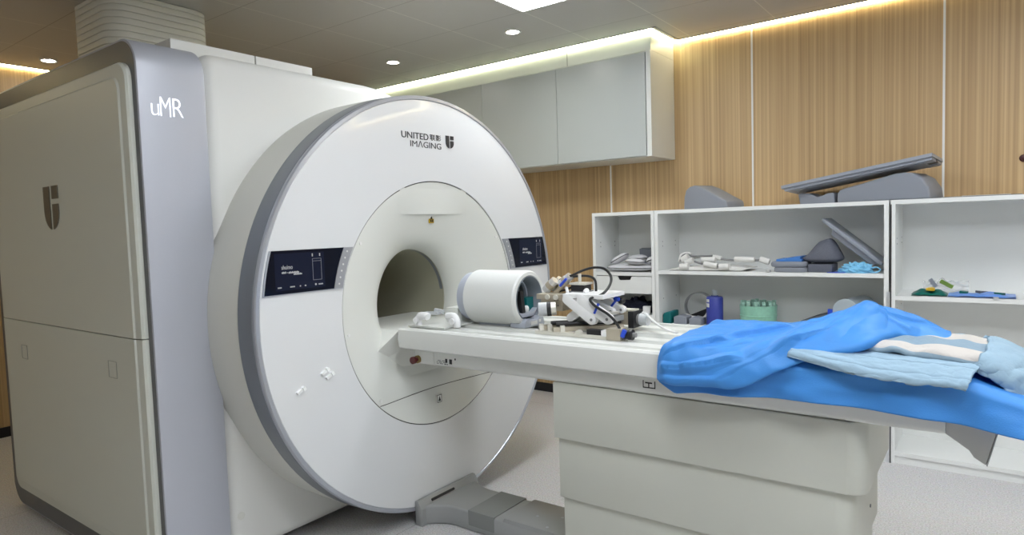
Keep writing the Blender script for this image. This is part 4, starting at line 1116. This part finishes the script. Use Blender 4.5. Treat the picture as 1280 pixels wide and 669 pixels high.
def crumple(name, label, cat, c, size, m, seed, amp=.35, fr=3.0, nu=64, nv=32):
    def fn(u, v):
        th, ph = 2*PI*u, PI*v/2
        d = Vector((math.cos(th)*math.sin(ph+.0001), math.sin(th)*math.sin(ph+.0001), math.cos(ph)))
        k = 1+amp*(abs(noise.noise(d*fr+Vector((seed, 0, 0))))*2-.5)+amp*.5*noise.noise(d*fr*2.4+Vector((0, seed, 0)))
        return Vector((c[0]+d.x*size[0]/2*k, c[1]+d.y*size[1]/2*k, c[2]+max(0, d.z*size[2]*k)))
    mb = MB().grid(fn, nu, nv, uv=False)
    bmesh.ops.remove_doubles(mb.bm, verts=mb.bm.verts, dist=1e-5)
    o = mb.build(name, m, None, angle=180)
    return tag(o, label, cat)
crumple('folded_clothes', 'heap of dark navy clothing in the compartment under the drawer', 'clothes', (.13, 2.02, .783), (.27, .20, .10), 'navy', 4.2, .28, 2.2)
o = MB().obox((.255, 1.90, .812), (.05, .05, .058), (0, 0, .3), .008).build('white_cup', 'white_plastic'); tag(o, 'small white box in front of the navy clothing under the drawer', 'box')

# ---- wide unit, upper shelf
ZS = 1.103
cs = thing('coil_harness', 'white body coil harness of padded straps lying on the upper shelf', 'coil', (.75, 2.0, ZS))
def sp(px, py, y=1.93): return at(px, py, 'Y', y)
pl = [(834, 333.5), (840, 330.5), (868, 328), (900, 327.5), (940, 328.5), (952, 331), (944, 334.4), (905, 335), (862, 334.5)]
MB().prism([(.43, ZS+.004), (.47, ZS+.016), (.62, ZS+.030), (.90, ZS+.030), (.98, ZS+.018), (.93, ZS+.004)], 'Y', 1.88, 2.12, .004).build('flat_pad', 'strap_white', cs)
def seg(pa, pb, y, r, m='strap_white', nm='strap_pad'):
    a, c = sp(pa[0], pa[1], y), sp(pb[0], pb[1], y); d = (c-a)
    MB().tube([a, a+d*.1, a+d*.5, a+d*.9, c], lambda t: r*(.65+.35*min(1, 8*min(t, 1-t))), 14, 4).build(nm, m, cs)
seg((853, 326), (861, 321), 1.93, .026); seg((857, 329), (867, 325), 1.90, .020); seg((850, 334), (861, 333), 1.88, .022)
seg((877, 325), (895, 325), 1.93, .020); seg((891, 321), (902, 323.5), 1.98, .016); seg((880, 330), (897, 333), 1.88, .020)
seg((899, 334), (912, 333.5), 1.87, .022); seg((918, 324), (944, 325), 1.96, .018); seg((950, 324), (962, 328), 1.93, .020); seg((866, 321.5), (874, 320.5), 1.98, .014)
for pts in ([(850, 327, 1.93), (853, 320, 1.95), (859, 317.5, 1.96), (866, 320, 1.96), (880, 320, 1.98), (893, 319.5, 1.98)], [(852, 330, 1.88), (851, 333, 1.88), (854, 335, 1.88)], [(868, 327, 1.9), (878, 330, 1.88)], [(901, 324, 1.96), (918, 325.5, 1.96), (944, 325.5, 1.96), (952, 325, 1.94)], [(896, 333, 1.88), (902, 334, 1.87)]):
    MB().tube([sp(*p) for p in pts], .007, 8, 5).build('strap', 'strap_grey', cs)
MB().tube([sp(*p) for p in [(850, 328, 1.94), (852, 320, 1.96), (858, 317.5, 1.97), (864, 319, 1.97)]], .014, 10, 5).build('strap_pad', 'strap_white', cs)
# grey pads
def slab(name, label, cat, x0, x1, y0, y1, z0, z1, m, rx=.03, b=.006):
    o = MB().prism(rrect(x0, y0, x1, y1, rx), 'Z', z0, z1, b, 2).build(name, m, None, angle=40); return tag(o, label, cat)
slab('foam_pad', 'flat grey pad with an angled front, bottom of two under the folded blue sheet', 'pad', 1.135, 1.335, 1.86, 2.08, ZS+.0005, ZS+.030, 'grey_foam', .06)
slab('foam_pad', 'rounded grey pad, upper of two under the folded blue sheet', 'pad', 1.115, 1.330, 1.87, 2.08, ZS+.031, ZS+.066, 'grey_foam', .05, .012)
o = MB().box((1.15, 1.90, ZS+.067), (1.30, 2.08, ZS+.080), .004).prism([(1.20, ZS+.080), (1.29, ZS+.080), (1.295, ZS+.098), (1.21, ZS+.088)], 'Y', 1.90, 2.07).build('folded_sheet', 'blue_fold'); tag(o, 'small folded blue sheet lying on the stacked grey pads', 'sheet')
slab('foam_block', 'dark grey rectangular block under the saddle-shaped cushion', 'block', 1.335, 1.475, 1.90, 2.08, ZS+.0005, ZS+.050, 'grey_foam_dark', .008, .004)
# saddle cushion on the block
def saddle(u, v):
    th = 2*PI*u; ph = PI*v
    h = .115*(math.exp(-((math.cos(th)*math.sin(ph))-.25)**2*2.2))+.012
    x = 1.405+.118*math.copysign(abs(math.cos(th))**.8, math.cos(th))*math.sin(ph)**.7
    y = 2.0+.095*math.copysign(abs(math.sin(th))**.8, math.sin(th))*math.sin(ph)**.7
    z = ZS+.052+.03+ (math.cos(ph))*(h if math.cos(ph) > 0 else .028)
    return Vector((x, y, z))
mb = MB().grid(saddle, 48, 28, uv=False); bmesh.ops.remove_doubles(mb.bm, verts=mb.bm.verts, dist=1e-5)
o = mb.build('saddle_cushion', 'grey_foam_dark', None, angle=60); tag(o, 'dark grey humped cushion on the block on the upper shelf', 'cushion')
# leaning board
lb_ = thing('leaning_board', 'grey tray board leaning diagonally into the corner of the upper shelf', 'board', (1.7, 2.0, ZS))
A2, B2 = at(1033, 272.5, 'Y', 2.02), at(1107, 327.5, 'Y', 2.02)
B2.x = min(B2.x, 1.742)
d2 = (B2-A2); d2.y = 0; L2 = d2.length; d2.normalize(); n2 = Vector((-d2.z, 0, d2.x))
def lp2(prof): return [((A2+d2*s_+n2*t_).x, (A2+d2*s_+n2*t_).z) for s_, t_ in prof]
MB().prism(lp2([(0, .0), (L2, .0), (L2, -.022), (.01, -.022), (0, -.012)]), 'Y', 1.93, 2.17, .003).build('panel', 'grey_board', lb_)
MB().prism(lp2([(.08, -.022), (L2-.02, -.022), (L2-.03, -.055), (.10, -.055)]), 'Y', 1.95, 2.15, .006).build('pad', 'grey_foam', lb_)
crumple('crumpled_cap', 'light blue crumpled disposable cap at the right end of the upper shelf', 'cap', (1.605, 1.93, ZS), (.18, .12, .062), 'lblue_cloth', 9.3, .26, 3.0)
o = MB().tube([(1.68, 1.91, ZS+.03), (1.715, 1.90, ZS+.035), (1.73, 1.90, ZS+.02), (1.71, 1.89, ZS+.006), (1.67, 1.90, ZS+.008)], .004, 8, 6).build('elastic_loop', 'lblue_cloth'); tag(o, 'light blue elastic loop beside the crumpled cap', 'loop')
o = MB().prism([(1.45, 1.88), (1.54, 1.87), (1.57, 1.93), (1.50, 1.97)], 'Z', ZS+.0005, ZS+.003).build('paper_scrap', 'tie_blue'); tag(o, 'flat dark blue scrap on the shelf by the crumpled cap', 'scrap')

# ---- wide unit, lower shelf
ZL = .722
o = MB().prism([(.374, ZL+.0005), (.435, ZL+.0005), (.435, ZL+.088), (.405, ZL+.084), (.38, ZL+.075), (.374, ZL+.06)], 'Y', 1.90, 2.05, .008).build('teal_pad', 'teal'); tag(o, 'teal foam block at the left end of the lower shelf', 'block')
G = 'grey blocks on the lower shelf'
def blk(px0, px1, pyt, y, lab):
    a, c = at(px0, 403, 'Y', y), at(px1, pyt, 'Y', y)
    o = MB().prism([(a.x, ZL+.0005), (c.x, ZL+.0005), (c.x, c.z-.01), (a.x+.03, c.z), (a.x, c.z-.012)], 'Y', y, y+.10, .005).build('foam_block', 'grey_foam'); tag(o, lab, 'block', G)
blk(842, 858, 395, 1.92, 'grey wedge block beside the teal block')
blk(861, 876, 397, 1.92, 'square grey block left of the blue bottle')
c = at(873, 388, 'Y', 2.06)
tr = thing('tape_roll', 'grey hoop-shaped roll standing on edge behind the blue bottle', 'roll', (c.x, 2.06, ZL))
zr = ZL+.108
MB().lathe([(0, .100), (.05, .100), (.05, .106), (0, .106)], (c.x, 2.06, zr), 'Y', 48, close=True).build('hoop', 'hoop_grey', tr)
MB().tube([(c.x-.085, 2.05, ZL+.05), (c.x-.02, 2.05, ZL+.03), (c.x+.05, 2.05, ZL+.04), (c.x+.09, 2.05, zr)], .012, 10, 6).build('band', 'strap_white', tr)
MB().prism([(c.x-.07, ZL+.046), (c.x+.09, ZL+.04), (c.x+.10, ZL+.12), (c.x+.03, ZL+.09)], 'Y', 2.065, 2.10, .004).build('core', 'black', tr)
# bottle
bx, by = at(893.5, 390, 'Y', 2.0).x, 2.0
bt = thing('bottle', 'blue plastic bottle with a frosted cap and white label on the lower shelf', 'bottle', (bx, by, ZL))
zt = at(893.5, 370, 'Y', 2.0).z
MB().lathe([(ZL+.001, 0), (ZL+.001, .050), (ZL+.008, .056), (zt-.014, .056), (zt-.004, .050), (zt, .025), (zt+.004, .022)], (bx, by, 0), 'Z', 40).build('body', 'bottle', bt)
MB().lathe([(zt, .017), (zt+.036, .017), (zt+.042, .013), (zt+.042, 0)], (bx, by, 0), 'Z', 28).build('cap', 'frost', bt)
lbm = MB()
for za, zb in ((zt-.075, zt-.048), (zt-.04, zt-.020)):
    lbm.lathe([(za, .0566), (zb, .0566)], (bx, by, 0), 'Z', 10, math.radians(205), math.radians(250))
lbm.build('label', 'label_white', bt)
# green tub of tubes
gx, gy = at(948, 392, 'Y', 2.02).x, 2.02
gt = thing('tube_rack', 'pale green round rack full of small capped tubes on the lower shelf', 'rack', (gx, gy, ZL))
MB().lathe([(ZL+.001, 0), (ZL+.001, .112), (ZL+.075, .115), (ZL+.078, .118), (ZL+.085, .118), (ZL+.088, .115), (ZL+.150, .119), (ZL+.150, .112), (ZL+.012, .108), (ZL+.012, 0)], (gx, gy, 0), 'Z', 48).build('tub', 'green_tub', gt)
for i in range(26):
    rr = (.035, .07, .100)[0 if i < 5 else 1 if i < 13 else 2]; n_ = (5, 8, 13)[0 if i < 5 else 1 if i < 13 else 2]
    a_ = 2*PI*i/n_; x, y = gx+rr*math.cos(a_), gy+rr*math.sin(a_)
    MB().lathe([(ZL+.02, .010), (ZL+.150, .010), (ZL+.152, .013), (ZL+.165+.006*(i % 3), .013), (ZL+.168+.006*(i % 3), .009), (ZL+.168+.006*(i % 3), 0)], (x, y, 0), 'Z', 12).build('tube', 'green_light', gt)
# frosted cylinder on a dark cradle
p0 = at(1057, 390, 'Y', 1.93)
ph = thing('test_phantom', 'frosted grey cylinder lying in a dark cradle behind the blue drape', 'phantom', (p0.x+.05, 2.0, ZL))
rz = p0.z
MB().cyl((p0.x, 1.93, rz), (p0.x+.06, 2.18, rz), .078, seg=48, b=.008).build('cylinder', 'phantom', ph)
MB().cyl((p0.x, 1.925, rz-.015), (p0.x+.003, 1.935, rz-.015), .026, seg=24).build('plug', 'white_plastic', ph)
MB().box((p0.x-.10, 1.93, rz-.06), (p0.x-.075, 1.96, rz+.01), .004).build('stop', 'tie_blue', ph)
MB().prism([(p0.x-.34, ZL+.0005), (p0.x+.14, ZL+.0005), (p0.x+.14, rz-.075), (p0.x-.06, rz-.06), (p0.x-.12, rz-.03), (p0.x-.20, rz-.055), (p0.x-.30, rz-.10)], 'Y', 1.92, 2.16, .008).build('cradle', 'grey_foam_dark', ph)

# ---- right unit shelf: packets
ZR = .978
pk = thing('green_packet', 'dark green glossy packet with a yellow patch on the right unit shelf', 'packet', (1.95, 1.95, ZR))
c = at(1144, 366, 'Y', 1.90)
def packet(x0, x1, y0, y1, h, seed):
    def fn(u, v):
        e = (1-abs(2*u-1)**4)*(1-abs(2*v-1)**4)
        return Vector((x0+(x1-x0)*u, y0+(y1-y0)*v, ZR+.003+h*e*(.7+.6*noise.noise(Vector((u*4, v*4, seed))))+.006*(1-e)*abs(math.sin(u*9+seed))))
    def fb(u, v): p = fn(u, v); return Vector((p.x, p.y, ZR+.001))
    m = MB().grid(fn, 24, 16); m.grid(fb, 24, 16); return m
packet(1.885, 2.055, 1.89, 2.04, .038, 1.3).build('wrapper', 'packet_green', pk, angle=180)
MB().prism([(1.955, 1.90), (2.00, 1.895), (1.995, 1.96), (1.97, 1.97)], 'Z', ZR+.03, ZR+.046, .004).build('patch', 'yellow', pk)
pk2 = thing('blue_packet', 'flat pale blue packet with green print beside the dark green packet', 'packet', (2.2, 1.98, ZR))
packet(2.06, 2.36, 1.88, 2.06, .022, 5.1).build('wrapper', 'packet_blue', pk2, angle=180)
for i, (x, y, w_, h_) in enumerate(((2.13, 1.98, .04, .05), (2.22, 2.0, .06, .05), (2.29, 1.95, .03, .04))):
    MB().obox((x, y, ZR+.020), (w_, h_, .012), (0, .1, .5*i), .004).build('print', 'packet_green' if i != 1 else 'grey_foam_dark', pk2)
fl_ = thing('clear_wrapper', 'crinkled clear wrapper standing behind the green packet', 'wrapper', (2.04, 2.08, ZR))
def film(u, v):
    return Vector((1.93+.22*u, 2.08+.03*noise.noise(Vector((u*5, v*4, 2))), ZR+.001+(.075+.03*noise.noise(Vector((u*6, 0, 7))))*v))
MB().grid(film, 24, 10).build('film', 'film', fl_, angle=180)
MB().obox((2.045, 2.07, ZR+.055), (.07, .012, .022), (0, .55, 0), .004).build('print', 'yellow_green', fl_)
MB().obox((1.98, 2.07, ZR+.06), (.022, .012, .055), (0, -.6, 0), .003).build('print', 'grey_board', fl_)

# ================================================================== WORLD / VIEW
w = bpy.data.worlds.new('world'); sc.world = w; w.use_nodes = True
w.node_tree.nodes['Background'].inputs[0].default_value = (0.5, 0.5, 0.5, 1)
w.node_tree.nodes['Background'].inputs[1].default_value = 0.0
sc.view_settings.view_transform = 'Standard'
sc.view_settings.look = 'None'
sc.view_settings.gamma = 1.0
sc.view_settings.use_curve_mapping = False
sc.view_settings.exposure = 0.2
sc.cycles.max_bounces = 8
sc.cycles.diffuse_bounces = 5
sc.cycles.use_denoising = True
